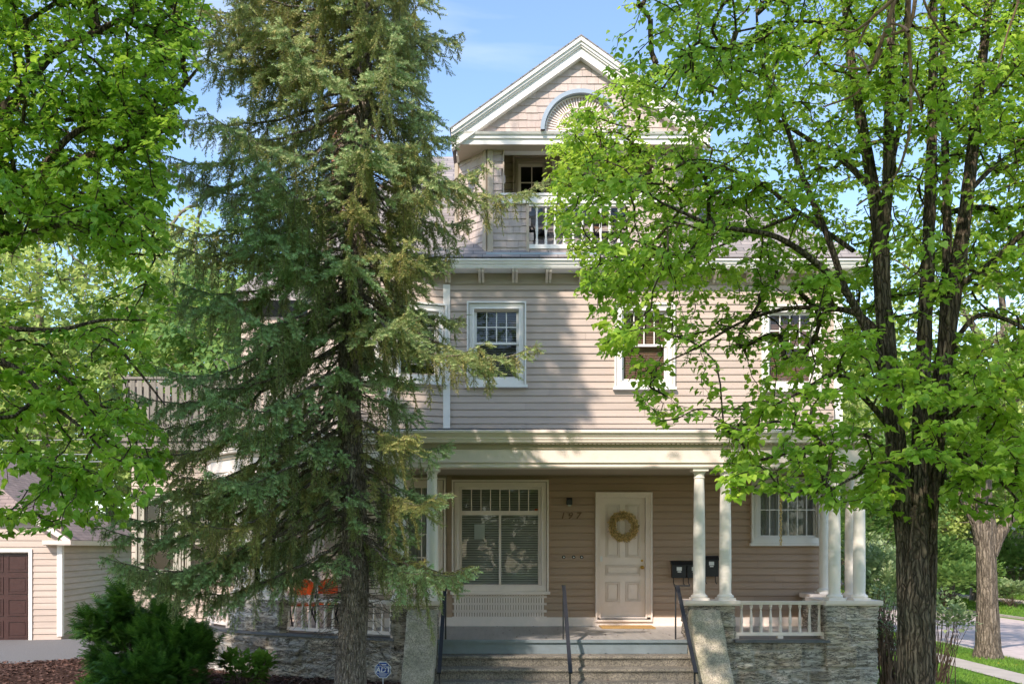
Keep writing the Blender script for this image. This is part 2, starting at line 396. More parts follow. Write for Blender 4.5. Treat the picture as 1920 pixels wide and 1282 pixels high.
def m_spruce():
    m, n, l, b = new_mat('spruce_needles')
    g = n.new("ShaderNodeNewGeometry")
    c1 = ramp(n, l, g.outputs['Random Per Island'], [(0, (.15, .15, .07)), (.45, (.30, .35, .16)), (1, (.48, .58, .28))])
    c2 = ramp(n, l, g.outputs['Random Per Island'], [(0, (.24, .20, .08)), (.5, (.42, .34, .12)), (1, (.60, .48, .18))])
    at = n.new("ShaderNodeAttribute"); at.attribute_name = 'yellow'
    col = mixc(n, l, at.outputs['Fac'], c1, c2)
    tp = n.new("ShaderNodeAttribute"); tp.attribute_name = 'tip'
    k = n.new("ShaderNodeMath"); k.operation = 'MULTIPLY'; k.inputs[1].default_value = .75; l.new(tp.outputs['Fac'], k.inputs[0])
    col = mixc(n, l, k.outputs[0], col, mixc(n, l, at.outputs['Fac'], (.52, .74, .40), (.56, .54, .20)))
    l.new(col, b.inputs['Base Color']); b.inputs['Roughness'].default_value = .55; b.inputs['Specular IOR Level'].default_value = .3
    t = n.new("ShaderNodeBsdfTranslucent"); t.inputs[0].default_value = (.42, .60, .26, 1)
    mx = n.new("ShaderNodeMixShader"); mx.inputs[0].default_value = .28
    l.new(b.outputs[0], mx.inputs[1]); l.new(t.outputs[0], mx.inputs[2]); l.new(mx.outputs[0], n['Material Output'].inputs[0]); return m
M['spruce'] = m_spruce()
def m_ground(name, stops, scale, bs=.4, detail=8, bscale=60, extra=None):
    m, n, l, b = new_mat(name); v = coord(n, l)
    col = ramp(n, l, noise(n, l, v, scale, detail, .7), stops)
    if extra:
        k = ramp(n, l, noise(n, l, v, extra[1], 3), [(.48, (0, 0, 0)), (.6, (.8, .8, .8))]); col = mixc(n, l, k, col, extra[0])
    l.new(col, b.inputs['Base Color']); b.inputs['Roughness'].default_value = .95; b.inputs['Specular IOR Level'].default_value = .1
    bump(n, l, noise(n, l, v, bscale, 5, .7), bs, .03, b); return m
M['lawn'] = m_ground('lawn', [(.3, (.07, .13, .03)), (.7, (.15, .24, .05))], 6, .8)
M['mulch'] = m_ground('mulch_soil', [(.3, (.02, .012, .009)), (.7, (.10, .05, .035))], 30, 1)
M['road'] = m_ground('worn_asphalt', [(.3, (.42, .345, .33)), (.7, (.60, .50, .48))], 2.5, .3)
M['chips'] = pmat('mulch_chips', (.11, .055, .04), .4, 40, .9, island=.6)

# ================================================================== STRUCTURE: the house
FY = 16.5; K1 = FY/FPX
H = thing('house', (1.2, FY, 0), 'large taupe clapboard house with shingled gable dormer, columned front porch and rough stone base', 'house')

jr = random.Random(44)
def clap(mb, s0, s1, z0, z1, openings=(), e=.125, proud=.02):
    z = z0
    while z < z1 - 1e-4:
        zt = min(z + e, z1); zc = (z+zt)/2; iv = [(s0, s1)]
        for (a, b_, c, d) in openings:
            if c < zc < d:
                nv = []
                for x0, x1 in iv:
                    if b_ <= x0 or a >= x1: nv.append((x0, x1)); continue
                    if a > x0: nv.append((x0, a))
                    if b_ < x1: nv.append((b_, x1))
                iv = nv
        jv = []
        for x0, x1 in iv:
            c_ = x0+jr.uniform(.8, 4.2)
            while c_ < x1-.5: jv.append((x0, c_-.0025)); x0 = c_+.0025; c_ = x0+jr.uniform(2.4, 4.4)
            jv.append((x0, x1))
        base_p = proud
        for x0, x1 in jv:
            proud = base_p+jr.uniform(-.003, .003)
            g = .009 if z > z0 else 0
            mb.poly([(x0, proud, z+g), (x1, proud, z+g), (x1, .004, zt), (x0, .004, zt)])
            mb.poly([(x0, -.02, z+g), (x1, -.02, z+g), (x1, proud, z+g), (x0, proud, z+g)])
            mb.poly([(x0, -.02, zt), (x1, -.02, zt), (x1, .004, zt), (x0, .004, zt)])
            if g: mb.poly([(x0, -.02, z), (x1, -.02, z), (x1, -.02, z+g), (x0, -.02, z+g)])
        proud = base_p
        z = zt

def shingles(mb, z0, z1, xr, holes=(), e=.126, seed=1, w=(.11, .26)):
    """xr(z) -> (x0,x1); individual shingles"""
    rr = random.Random(seed); z = z0
    while z < z1 - .02:
        zt = min(z+e, z1); x0, x1 = xr(z + .01); x0b, x1b = xr(zt); x = x0
        first = True
        while x < x1 - .01:
            xe = min(x1, x + rr.uniform(*w))
            if x1 - xe < .06: xe = x1
            xc = (x+xe)/2; zc = (z+zt)/2
            if not any(a < xc < b_ and c < zc < d for a, b_, c, d in holes):
                j = rr.uniform(-.006, .006); p = .017 + rr.uniform(-.003, .004)
                a, b_ = x+.0025, xe-.0025
                at = min(max(a, x0b), x1b); bt = max(min(b_, x1b), x0b)
                if bt - at > -.001:
                    mb.poly([(a, p, z+j), (b_, p, z+j), (bt, .004, zt+.012), (at, .004, zt+.012)])
                    mb.poly([(a, 0, z+j), (b_, 0, z+j), (b_, p, z+j), (a, p, z+j)])
                    mb.poly([(b_, 0, z+j), (b_, p, z+j), (bt, .004, zt), (bt, 0, zt)])
                    mb.poly([(a, 0, z+j), (a, p, z+j), (at, .004, zt), (at, 0, zt)])
            x = xe
        z = zt

def backing(mb, s0, s1, z0, z1, openings=(), d=-.03):
    """flat wall sheet with rectangular holes"""
    xs = sorted({s0, s1, *[o[0] for o in openings], *[o[1] for o in openings]}); zs = sorted({z0, z1, *[o[2] for o in openings], *[o[3] for o in openings]})
    for a, b_ in zip(xs, xs[1:]):
        for c, e in zip(zs, zs[1:]):
            xc, zc = (a+b_)/2, (c+e)/2
            if any(o[0] < xc < o[1] and o[2] < zc < o[3] for o in openings) or not (s0 < xc < s1 and z0 < zc < z1): continue
            mb.poly([(a, d, c), (b_, d, c), (b_, d, e), (a, d, e)])

def window(fr, s0, s1, z0, z1, cw, sashes, trim='cream', sash='cream', blind=None, curtain=False, head=None, sillh=.05, sill_out=.07, label=None, parent=H, inner=None, curt_mat='curtain'):
    """outer casing rectangle; sashes: list of (a0,a1,z0,z1,cols,rows) glass rectangles"""
    head = head or cw
    t = M[trim]; q = MB(*fr); i0, i1, j0, j1 = s0+cw, s1-cw, z0+cw*.9, z1-head
    # casing: jambs, head, bottom; a raised outer bead
    q.box(s0+.036, i0, -.02, .045, z0, z1-.036).box(i1, s1-.036, -.02, .045, z0, z1-.036).box(i0, i1, -.02, .045, j1, z1-.036).box(i0, i1, -.02, .043, z0, j0)
    bw = .026
    q.box(s0+bw+.03, s0+bw+.042, .045, .058, z0+bw+.03, z1-bw-.03).box(s1-bw-.042, s1-bw-.03, .045, .058, z0+bw+.03, z1-bw-.03).box(s0+bw+.042, s1-bw-.042, .045, .058, z1-bw-.042, z1-bw-.03)
    q.box(s0-.004, s0+bw, -.02, .085, z0, z1+.004).box(s1-bw, s1+.004, -.02, .085, z0, z1+.004).box(s0+bw, s1-bw, -.02, .085, z1-bw, z1+.004)
    q.box(i0-bw, i0, .045, .055, j0, j1).box(i1, i1+bw, .045, .055, j0, j1).box(i0-bw, i1+bw, .045, .055, j1, j1+bw)
    # reveals
    q.box(i0-.01, i0, -.12, .0, j0, j1).box(i1, i1+.01, -.12, .0, j0, j1).box(i0, i1, -.12, 0, j1, j1+.01).box(i0, i1, -.12, 0, j0-.01, j0)
    w = q.obj('window', t, parent)
    if label: w['label'] = label
    if sillh:
        MB(*fr).box(s0-.03, s1+.03, .0, sill_out+.03, z0-sillh, z0-.002).obj('sill', t, w)
    q = MB(*fr); g = MB(*fr)
    for (a0, a1, c0, c1, nc, nr, dd, *mw) in sashes:
        mw = mw[0] if mw else .009
        # sash frame around the glass to neighbouring limits
        f = .04
        q.box(a0-f, a0, dd-.03, dd, c0-f, c1+f).box(a1, a1+f, dd-.03, dd, c0-f, c1+f).box(a0, a1, dd-.03, dd, c1, c1+f).box(a0, a1, dd-.03, dd, c0-f, c0)
        for k in range(1, nc):
            x = a0 + (a1-a0)*k/nc; q.box(x-mw, x+mw, dd-.024, dd-.004, c0, c1)
        for k in range(1, nr):
            z = c0 + (c1-c0)*k/nr; q.box(a0, a1, dd-.022, dd-.006, z-.009, z+.009)
        g.poly([(a0, dd-.016, c0), (a1, dd-.016, c0), (a1, dd-.016, c1), (a0, dd-.016, c1)])
    # fill between the outermost sash edge and the reveal
    A0 = min(x[0] for x in sashes)-.04; A1 = max(x[1] for x in sashes)+.04; C0 = min(x[2] for x in sashes)-.04; C1 = max(x[3] for x in sashes)+.04
    if i0 < A0: q.box(i0, A0, -.07, -.03, j0, j1)
    if A1 < i1: q.box(A1, i1, -.07, -.03, j0, j1)
    if j0 < C0: q.box(max(i0, A0), min(i1, A1), -.07, -.03, j0, C0)
    if C1 < j1: q.box(max(i0, A0), min(i1, A1), -.07, -.03, C1, j1)
    q.obj('sash', M[sash], w); g.obj('pane', M['glass'], w)
    q = MB(*fr)
    if blind:
        mat, zlo, pitch = blind; cv = 1.05 if mat == 'warmblind' else .78; z = j1 - .02; tilt = .012
        while z > zlo:
            q.poly([(i0+.01, -.14, z), (i1-.01, -.14, z), (i1-.01, -.118, z-pitch*cv), (i0+.01, -.118, z-pitch*cv)]); z -= pitch
        q.obj('blind', M[mat], w, recalc=False)
    if curtain:
        q = MB(*fr); n = 60
        for (c_, d_) in curtain:
            for k in range(n):
                xa, xb = c_+(d_-c_)*k/n, c_+(d_-c_)*(k+1)/n
                ya, yb = -.17+.02*math.sin(k*1.3), -.17+.02*math.sin((k+1)*1.3)
                q.poly([(xa, ya, j0), (xb, yb, j0), (xb, yb, j1), (xa, ya, j1)])
        q.obj('curtain', M[curt_mat], w, smooth=False, recalc=False)
    q = MB(*fr); q.box(i0-.15, i1+.15, -.9, -.45, j0-.15, j1+.15); q.obj('dark_room', M['dark'], w)
    return (i0-.005, i1+.005, j0-.005, j1+.005)

def X1(px): return (px-VX)*K1
def Z1(py): return CZ+(HY-py)*K1
FR = ((0, FY), (1, 0))
DW_ = (1.77, 2.57, .78, 2.93)
# --- second-floor front windows
op2 = []
def dh(fr, s0, s1, z0, z1, **kw):
    cw = .125; g0, g1 = s0+cw+.045, s1-cw-.045
    zb, zt = z0+cw*.9+.045, z1-cw-.04; zm = zb+(zt-zb)*.515
    return window(fr, s0, s1, z0, z1, cw, [(g0, g1, zb, zm-.02, 1, 1, -.055), (g0, g1, zm+.02, zt, 4, 2, -.03)], trim='white', sash='white', **kw)
op2.append(dh(FR, X1(876), X1(986), Z1(722), Z1(567), blind=('darkblind', Z1(722)+.1, .042), label='second-floor window nearest the spruce, blind lowered behind dark glass'))
op2.append(dh(FR, X1(1152), X1(1264), Z1(726), Z1(570), blind=('warmblind', Z1(720), .03), label='middle second-floor window behind the linden leaves, tan blind'))
op2.append(dh(FR, X1(1427), X1(1537), Z1(730), Z1(573), blind=('warmblind', Z1(725), .03), label='right second-floor window behind the linden leaves, reddish blind'))
# --- first floor front
op1 = []
gx0, gx1 = X1(866), X1(1009)
op1.append(window(FR, X1(848), X1(1028), Z1(1108), Z1(900), .12, [
    (gx0, gx1, Z1(1095), Z1(965), 2, 1, -.05, .022),
    (gx0, gx1, Z1(957), Z1(917), 8, 1, -.03)], blind=('blind', Z1(1095), .043), label='large porch window with eight small transom panes and lowered blinds'))
gx0, gx1 = X1(1427), X1(1531)
op1.append(window(FR, X1(1408), X1(1545), 2.12, 3.29, .11, [(gx0, gx1, 2.26, 3.17, 6, 2, -.03)], trim='white', sash='white',
    curtain=[(gx0-.05, gx1+.05)], label='small-paned porch window with sheer curtains by the right corner'))
op1.append((DW_[0]-.03, DW_[1]+.03, .70, 2.96))
RX1, RX2 = X1(1547), 6.05
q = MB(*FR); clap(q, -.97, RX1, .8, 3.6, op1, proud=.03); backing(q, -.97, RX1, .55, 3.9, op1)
q.obj('porch_wall', M['shade_siding'], H)
q = MB(*FR); clap(q, -.97, RX2, 3.62, 6.73, op2); backing(q, -.97, RX2, 3.62, 7.0, op2)
# side walls right and back of the house
q.frame((RX2, FY), (0, 1)); clap(q, 0, 8.5, 3.62, 6.73); backing(q, 0, 8.5, 3.62, 7.0)
q.frame((RX2, FY+8.5), (-1, 0)); backing(q, 0, 9.55, 0, 7.0)
q.obj('upper_wall', M['siding'], H)
q = MB((RX1, FY), (0, 1)); clap(q, 0, 8.5, .3, 3.6); backing(q, 0, 8.5, -.4, 3.9)
q.frame((RX1, FY), (0, 1)); q.wpoly([(RX1, FY, 3.62), (RX2, FY, 3.62), (RX2, FY+8.5, 3.62), (RX1, FY+8.5, 3.62)])
q.obj('side_wall', M['siding'], H)

# --- left bay: lower walls (B1) and upper walls (B2)
def bay(path, z0, z1, mat, name, opens):
    q = MB()
    for k, (a, b_) in enumerate(zip(path, path[1:])):
        L = math.hypot(b_[0]-a[0], b_[1]-a[1]); q.frame(a, (b_[0]-a[0], b_[1]-a[1]))
        clap(q, 0, L, z0, z1, opens.get(k, ())); backing(q, 0, L, z0-.2, z1+.1, opens.get(k, ()))
    return q.obj(name, M[mat], H)
B1 = [(-7.0, 24.5), (-7.0, 17.5), (-3.6, 17.5), (-3.55, 16.9), (-3.1, 16.25), (-2.42, 16.2), (-.97, FY)]
B2 = [(-5.4, 24.5), (-5.4, 19.2), (-3.5, 19.2), (-3.5, 16.75), (-2.85, 16.2), (-1.97, 16.2), (-.97, FY)]
def frame_of(path, k):
    a, b_ = path[k], path[k+1]; return (a, (b_[0]-a[0], b_[1]-a[1])), math.hypot(b_[0]-a[0], b_[1]-a[1])
o1, o2 = {}, {}
fr, L = frame_of(B1, 5)   # angled double window on the porch
o1[5] = [window(fr, .06, L-.04, 1.27, 3.27, .13, [(.24, .66, 1.45, 3.1, 2, 4, -.03), (.80, 1.26, 1.45, 3.1, 2, 4, -.03)],
        curtain=[(.2, L-.2)], label='double window with small panes and pale curtains behind the left porch columns')]
fr, L = frame_of(B1, 1)   # left wing
o1[1] = [window(fr, .10, .95, 1.45, 3.05, .15, [(.28, .77, 1.62, 2.10, 1, 1, -.05), (.28, .77, 2.2, 2.86, 2, 2, -.03)], trim='shade_trim', sash='shade_trim',
        label='left window of the low wing beside the garage'),
         window(fr, .98, 1.85, 1.45, 3.05, .15, [(1.17, 1.66, 1.62, 2.10, 1, 1, -.05), (1.17, 1.66, 2.2, 2.86, 2, 2, -.03)], trim='shade_trim', sash='shade_trim',
        label='second window of the low wing, half hidden by spruce boughs'),
         window(fr, 2.1, 3.0, 1.1, 3.05, .13, [(2.28, 2.82, 1.26, 2.9, 2, 3, -.03)], trim='tan', sash='tan', label='window of the low wing under the porch roof')]
fr, L = frame_of(B2, 5)
o2[5] = [window(fr, .03, L-.03, Z1(718), 6.36, .13, [(.22, L-.22, 5.12, 5.66, 1, 1, -.05), (.22, L-.22, 5.72, 6.17, 3, 2, -.03)], trim='white', sash='white',
        blind=('darkblind', 5.3, .042), label='angled second-floor bay window behind the spruce')]
fr, L = frame_of(B2, 4)
o2[4] = [window(fr, .1, L-.1, 5.0, 6.36, .12, [(.26, L-.26, 5.15, 5.66, 1, 1, -.05), (.26, L-.26, 5.72, 6.2, 3, 2, -.03)], trim='white', sash='white', label='front window of the upper bay hidden by the spruce trunk')]
fr, L = frame_of(B2, 2)
fr, L = frame_of(B2, 1)
o2[1] = [window(fr, .55, 1.55, 4.35, 6.4, .12, [(.73, 1.37, 4.55, 6.2, 1, 2, -.03)], trim='white', sash='white', label='glazed door onto the roof deck')]
bay(B1, -.05, 3.85, 'siding', 'bay_wall', o1)
bay(B2, 3.62, 6.73, 'siding', 'upper_bay_wall', o2)

# --- corner boards, frieze, skirt, baseboard
q = MB(*FR)
q.box(RX2-.12, RX2+.03, -.03, .045, 3.8, 6.72); q.obj('corner_board', M['white'], H)
q = MB(*FR); q.box(X1(831), X1(844), .0, .05, 3.8, 6.72)
q.frame(*frame_of(B2, 5)[0]); q.box(-.04, .05, -.0, .05, 3.8, 5.0); q.box(-.035, .02, .0, .045, 5.0, 6.72)
q.obj('corner_board', M['white'], H)
q = MB(*FR); q.box(-.97, -.885, 0, .04, .8, 3.6); q.obj('porch_corner_board', M['shade_siding'], H); q = MB(*FR); q.box(RX1-.02, RX1+.025, 0, .04, .5, 3.6)
q.obj('porch_corner_board', M['shade_siding'], H)
q = MB(*FR); q.box(-.97, RX1+.03, .0, .05, .643, .80); q.box(-.97, RX1+.03, .05, .056, .643, .67)
q.frame(*frame_of(B1, 5)[0]); q.box(-.1, 1.47, 0, .05, .643, .80)
q.obj('baseboard', M['cream'], H)
q = MB(*FR); q.box(X1(848), X1(1025), .0, .012, .80, 1.215).box(X1(848), X1(1025), .012, .05, 1.197, 1.215).box(X1(848), X1(1025), .012, .05, .80, .813)
s = X1(852)
while s < X1(1021):
    q.box(s, s+.032, .012, .04, .815, 1.195); s += .046
q.obj('beadboard_panel', M['cream'], H)

# --- front door
dr = MB(*FR); dr.box(*DW_[:2], -.07, -.048, DW_[2], DW_[3])
for b4 in ((1.77, 1.866, .78, 2.93), (2.481, 2.57, .78, 2.93), (2.113, 2.222, 1.734, 2.81), (2.113, 2.222, .78, 1.537), (1.866, 2.481, 2.81, 2.93), (1.866, 2.113, 1.734, 1.862), (2.222, 2.481, 1.734, 1.862), (1.866, 2.113, 1.43, 1.537), (2.222, 2.481, 1.43, 1.537), (1.866, 2.113, .78, 1.072), (2.222, 2.481, .78, 1.072)):
    dr.box(b4[0], b4[1], -.048, -.018, b4[2], b4[3])
door = dr.obj('door', M['cream'], H)
pn = MB(*FR)
for (a, b_, c, d) in ((1.874, 2.105, 1.87, 2.80), (2.23, 2.473, 1.87, 2.80), (1.874, 2.473, 1.545, 1.726), (1.874, 2.105, 1.08, 1.42), (2.23, 2.473, 1.08, 1.42)):
    t = .022
    pn.box(a, a+t, -.048, -.008, c, d).box(b_-t, b_, -.048, -.008, c, d).box(a+t, b_-t, -.048, -.008, d-t, d).box(a+t, b_-t, -.048, -.008, c, c+t)
    pn.box(a+t+.014, b_-t-.014, -.048, -.022, c+t+.014, d-t-.014)
pn.obj('door_panel', M['cream'], door)
kb = MB(); kb.lathe_n((X1(1204), FY+.02, Z1(1063)), (0, -1, 0), [(.032, 0), (.032, .006), (.012, .012), (.012, .04), (.028, .05), (.032, .065), (.02, .082), (.002, .086)], 14)
k2 = MB(); k2.lathe_n((X1(1204), FY+.02, Z1(1063)+.12), (0, -1, 0), [(.022, 0), (.022, .012), (.002, .014)], 12); k2.obj('door_lock', M['brass'], door, smooth=True)
kb.obj('door_knob', M['brass'], door, smooth=True)
fr_ = MB(*FR)
a, b_ = X1(1116), X1(1222)
fr_.box(a, 1.77, 0, .05, .76, 3.02).box(2.57, b_, 0, .05, .76, 3.02).box(1.77, 2.57, 0, .05, 2.93, 3.02)
fr_.box(a, a+.03, .05, .09, .76, 3.024).box(b_-.03, b_, .05, .09, .76, 3.024).box(a+.03, b_-.03, .05, .09, 2.994, 3.024)
fr_.box(1.745, 1.77, .05, .06, .78, 2.95).box(2.57, 2.595, .05, .06, .78, 2.95)
fr_.box(a, b_, .0, .085, .725, .76)
fr_.obj('door_frame', M['cream'], door)
MB(*FR).box(1.77, 2.57, -.05, .07, .761, .785).obj('threshold', M['ledge'], door)
MB(*FR).box(X1(1127)-.018, X1(1127)+.018, .05, .066, Z1(1052), Z1(1042)).obj('contact_sensor', M['paper'], door)

# --- main eave: cornice, soffit, brackets, roof
EV = [(-3.5, 24.5), (-3.5, FY), (RX2, FY), (RX2, 24.5)]
q = MB(); q.sweep(EV, [(.0, 6.925), (.33, 6.925), (.35, 6.96), (.35, 6.985), (.37, 6.99), (.385, 7.03), (.41, 7.045), (.41, 7.07), (.0, 7.09)])
q.obj('eave_cornice', M['white'], H)
q = MB(); q.sweep(EV, [(.0, 6.73), (.03, 6.73), (.035, 6.75), (.035, 6.923), (.0, 6.923)]); q.obj('frieze_board', M['frieze'], H)
bk = MB(n=(0, -1)); bk.prism([(0, -.17), (.03, -.17), (.05, -.13), (.26, -.05), (.28, 0), (0, 0)], -.05, -.006); bk.prism([(0, -.17), (.03, -.17), (.05, -.13), (.26, -.05), (.28, 0), (0, 0)], .006, .05)
bme = None; s = X1(895)-.585*7+.0
while s < RX2:
    if s > -3.4 and not (-3.5 < s < -1.0 and False):
        if bme is None:
            o = bk.obj('bracket', M['bracket'], H, base=(0, 0, 0)); bme = o.data
        else: o = mesh_obj('bracket', bme, None, H)
        o.location = Vector((s, FY-.036, 6.922)) - BASE[H]
    s += .5955
# roof
ez = 7.095; el = (-3.91, 16.09); er = (RX2+.41, 16.09)
rl, rr_ = Vector((-1.7, 19.9, 10.45)), Vector((2.65, 19.9, 10.45))
q = MB()
eb = 25.0
q.wpoly([(el[0], el[1], ez), (er[0], er[1], ez), rr_, rl]); q.wpoly([(er[0], er[1], ez), (er[0], eb, ez), (2.65, 21.1, 10.45), rr_])
q.wpoly([(er[0], eb, ez), (el[0], eb, ez), (-1.7, 21.1, 10.45), (2.65, 21.1, 10.45)]); q.wpoly([(el[0], eb, ez), (el[0], el[1], ez), rl, (-1.7, 21.1, 10.45)])
q.wpoly([rl, rr_, (2.65, 21.1, 10.45), (-1.7, 21.1, 10.45)])
q.wpoly([(el[0], el[1], ez), (er[0], er[1], ez), (er[0], eb, ez-.003), (el[0], eb, ez-.003)])
q.wpoly([(-5.7, 18.9, ez), (-3.4, 18.9, ez), (-2.3, 21, 9.4), (-3.9, 21, 9.4)]); q.wpoly([(-5.7, 24.5, ez), (-5.7, 18.9, ez), (-3.9, 21, 9.4), (-3.9, 24.5, 9.4)])
roof = q.obj('roof', M['roof'], H, recalc=False)
q = MB(); cx0, cx1 = -3.75, -2.95
q.box(cx0, cx1, 20.3, 21.1, 7.5, 11.35); q.box(cx0-.05, cx1+.05, 20.25, 21.15, 11.35, 11.5); q.box(cx0+.02, cx1-.02, 20.32, 21.08, 11.5, 11.62)
q.obj('chimney', M['brick'], roof)

# --- dormer
DC = 1.375; DY = 16.3; HW = 1.62; HO = 2.2; KD = DY/FPX
def XD(px): return (px-VX)*KD
def ZD(py): return CZ+(HY-py)*KD
zb_, zt_ = 7.20, 9.04
o0, o1_ = XD(944), 2*DC-XD(944); r0, r1 = XD(992), 2*DC-XD(992)
hole = [(o0, o1_, ZD(383)-.06, 9.1), (r0, r1, ZD(467), ZD(383))]
q = MB((0, DY), (1, 0))
shingles(q, zb_, zt_, lambda z: (DC-HW+.09, DC+HW-.09), hole, seed=3)
backing(q, DC-HW, DC+HW, zb_, zt_+.1, hole)
for sg in (-1, 1):                                       # 45 degree cheeks
    if sg < 0: q.frame((DC-HO, DY+.6), (HO-HW, -.6))
    else: q.frame((DC+HW, DY), (HO-HW, .6))
    L = math.hypot(HO-HW, .6)
    shingles(q, zb_, zt_, lambda z: (.03, L-.03), (), seed=5+sg)
    backing(q, 0, L, zb_-.1, zt_+.1)
    q.frame((DC+sg*HO, DY+.6), (0, sg)) if sg > 0 else q.frame((DC-HO, DY+4), (0, -1))
    backing(q, 0, 3.4, zb_-.1, zt_+.3)
dor = q.obj('dormer_wall', M['shingle'], H)
q = MB((0, DY), (1, 0))
for sg in (-1, 1):
    x = DC+sg*HW; q.frame((0, DY), (1, 0)); q.box(min(x, x-sg*.1), max(x, x-sg*.1), 0, .04, zb_, zt_)
    q.obj('dormer_corner_board', M['tan'], H)
    for w0, w1, up_ in (((L-.09, L-.005, 0), (0, .09, .2)) if sg < 0 else ((.005, .09, 0), (L-.09, L, .2))):
        q = MB((DC-HO, DY+.6), (HO-HW, -.6)) if sg < 0 else MB((DC+HW, DY), (HO-HW, .6))
        q.box(w0, w1, 0, .04, zb_+up_, zt_); q.obj('dormer_corner_board', M['tan'], H)
    q = MB((0, DY), (1, 0))
q.box(r0-.05, r0, -.08, .035, ZD(467)-.1, ZD(383)); q.obj('opening_trim', M['tan'], H); q = MB((0, DY), (1, 0)); q.box(r1, r1+.05, -.08, .035, ZD(467)-.1, ZD(383)); q.obj('opening_trim', M['tan'], H); q = MB((0, DY), (1, 0))
q.box(o0-.012, o0+.012, -.1, .035, ZD(365), zt_); q.obj('opening_trim', M['tan'], H); q = MB((0, DY), (1, 0)); q.box(o1_-.012, o1_+.012, -.1, .035, ZD(365), zt_)
q.obj('opening_trim', M['tan'], H)
# balcony: recess
q = MB()
RB = 17.4; ceil = 9.42
x0, x1 = .0, 2*DC
q.wpoly([(x0-.15, DY+.01, 7.26), (x1+.15, DY+.01, 7.26), (x1+.15, RB, 7.26), (x0-.15, RB, 7.26)])
q.wpoly([(x0-.15, DY+.01, 7.26), (x0-.15, RB, 7.26), (x0-.15, RB, ceil), (x0-.15, DY+.01, ceil)])
q.wpoly([(x1+.15, DY+.01, 7.26), (x1+.15, RB, 7.26), (x1+.15, RB, ceil), (x1+.15, DY+.01, ceil)])
q.wpoly([(x0-.15, DY+.01, ceil), (x1+.15, DY+.01, ceil), (x1+.15, RB, ceil), (x0-.15, RB, ceil)])
q.wpoly([(x0-.15, DY+.01, 9.1), (x1+.15, DY+.01, 9.1), (x1+.15, DY+.01, ceil), (x0-.15, DY+.01, ceil)])
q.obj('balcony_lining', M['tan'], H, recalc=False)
FB = ((0, RB), (1, 0)); ob = []
ob.append(window(FB, .22, .93, 7.95, 9.38, .10, [(.37, .78, 8.09, 8.55, 1, 1, -.05), (.37, .78, 8.62, 9.22, 2, 2, -.03)], trim='tan', sash='cream', label='left window inside the dormer balcony'))
ob.append(window(FB, 1.90, 2.62, 7.95, 9.38, .10, [(2.05, 2.47, 8.09, 8.55, 1, 1, -.05), (2.05, 2.47, 8.62, 9.22, 2, 2, -.03)], trim='tan', sash='cream', label='right window inside the dormer balcony'))
ob.append((1.0, 1.83, 7.26, 9.3))
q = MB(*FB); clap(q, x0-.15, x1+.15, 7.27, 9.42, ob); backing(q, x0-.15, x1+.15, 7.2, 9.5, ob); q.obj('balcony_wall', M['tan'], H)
q = MB(*FB); q.box(.95, 1.05, 0, .04, 7.27, 9.3).box(1.78, 1.88, 0, .04, 7.27, 9.3).box(1.05, 1.78, 0, .04, 9.2, 9.3)
q.box(1.05, 1.17, -.06, -.02, 7.27, 9.2).box(1.66, 1.78, -.06, -.02, 7.27, 9.2).box(1.17, 1.66, -.06, -.02, 7.27, 7.7).box(1.17, 1.66, -.06, -.02, 9.08, 9.2)
bd = q.obj('balcony_door', M['white'], H); MB(*FB).box(1.17, 1.66, -.05, -.045, 7.7, 9.08).obj('pane', M['glass'], bd)
MB(*FB).box(1.0, 1.83, -.7, -.4, 7.3, 9.3).obj('dark_room', M['dark'], bd)
# ledge + balustrade
q = MB((0, DY), (1, 0)); q.box(o0-.035, o1_+.035, -.12, .06, ZD(383), ZD(369)).box(o0-.05, o1_+.05, -.13, .08, ZD(369), ZD(365))
q.obj('balcony_ledge', M['white'], H)
bal_prof = [(.021, 0), (.021, .10), (.013, .108), (.019, .125), (.013, .14), (.017, .17), (.023, .24), (.018, .36), (.012, .50), (.018, .515), (.011, .53), (.02, .56), (.02, .62)]
def scale_prof(pf, w, h):
    m = pf[-1][1]; return [(r*w, z*h/m) for r, z in pf]
def balustrade(pts, z0, z1, mat, parent, name='balustrade', rail=.05, w=1.0, prof=bal_prof, rw=.05):
    """pts: centre positions (x,y) of balusters, rails sweep through path=pts ends"""
    q = MB(); q.sweep(pts, [(-rw, z0), (rw, z0), (rw, z0+rail), (-rw, z0+rail)])
    q.sweep(pts, [(-rw, z1-rail), (rw, z1-rail), (rw+.01, z1-.012), (rw+.01, z1), (-rw-.01, z1), (-rw-.01, z1-.012)])
    return q.obj(name, M[mat], parent)
def add_bal(bl, pts, z0, z1, mat, w=1.0, sides=10, prof=bal_prof):
    me = None
    for (x, y) in pts:
        if me is None:
            m = MB(); m.lathe((0, 0, 0), scale_prof(prof, w, z1-z0), sides); o = m.obj('baluster', M[mat], bl, smooth=True, base=(0, 0, 0)); me = o.data
        else: o = mesh_obj('baluster', me, None, bl)
        o.location = Vector((x, y, z0)) - root_base(bl)
za, zb2 = ZD(467), ZD(383)
bl = balustrade([(r0, DY+.02), (r1, DY+.02)], za, zb2+.03, 'white', H, rail=.075)
nb = 11; add_bal(bl, [(r0+(r1-r0)*(k+.85)/nb, DY+.02) for k in range(nb)], za+.074, zb2-.04, 'white', 1.15)
q = MB((0, DY), (1, 0)); q.box(DC-HW-.02, DC+HW+.02, -.1, .13, 7.13, 7.2); q.obj('dormer_base_flashing', M['slate_metal'], H)
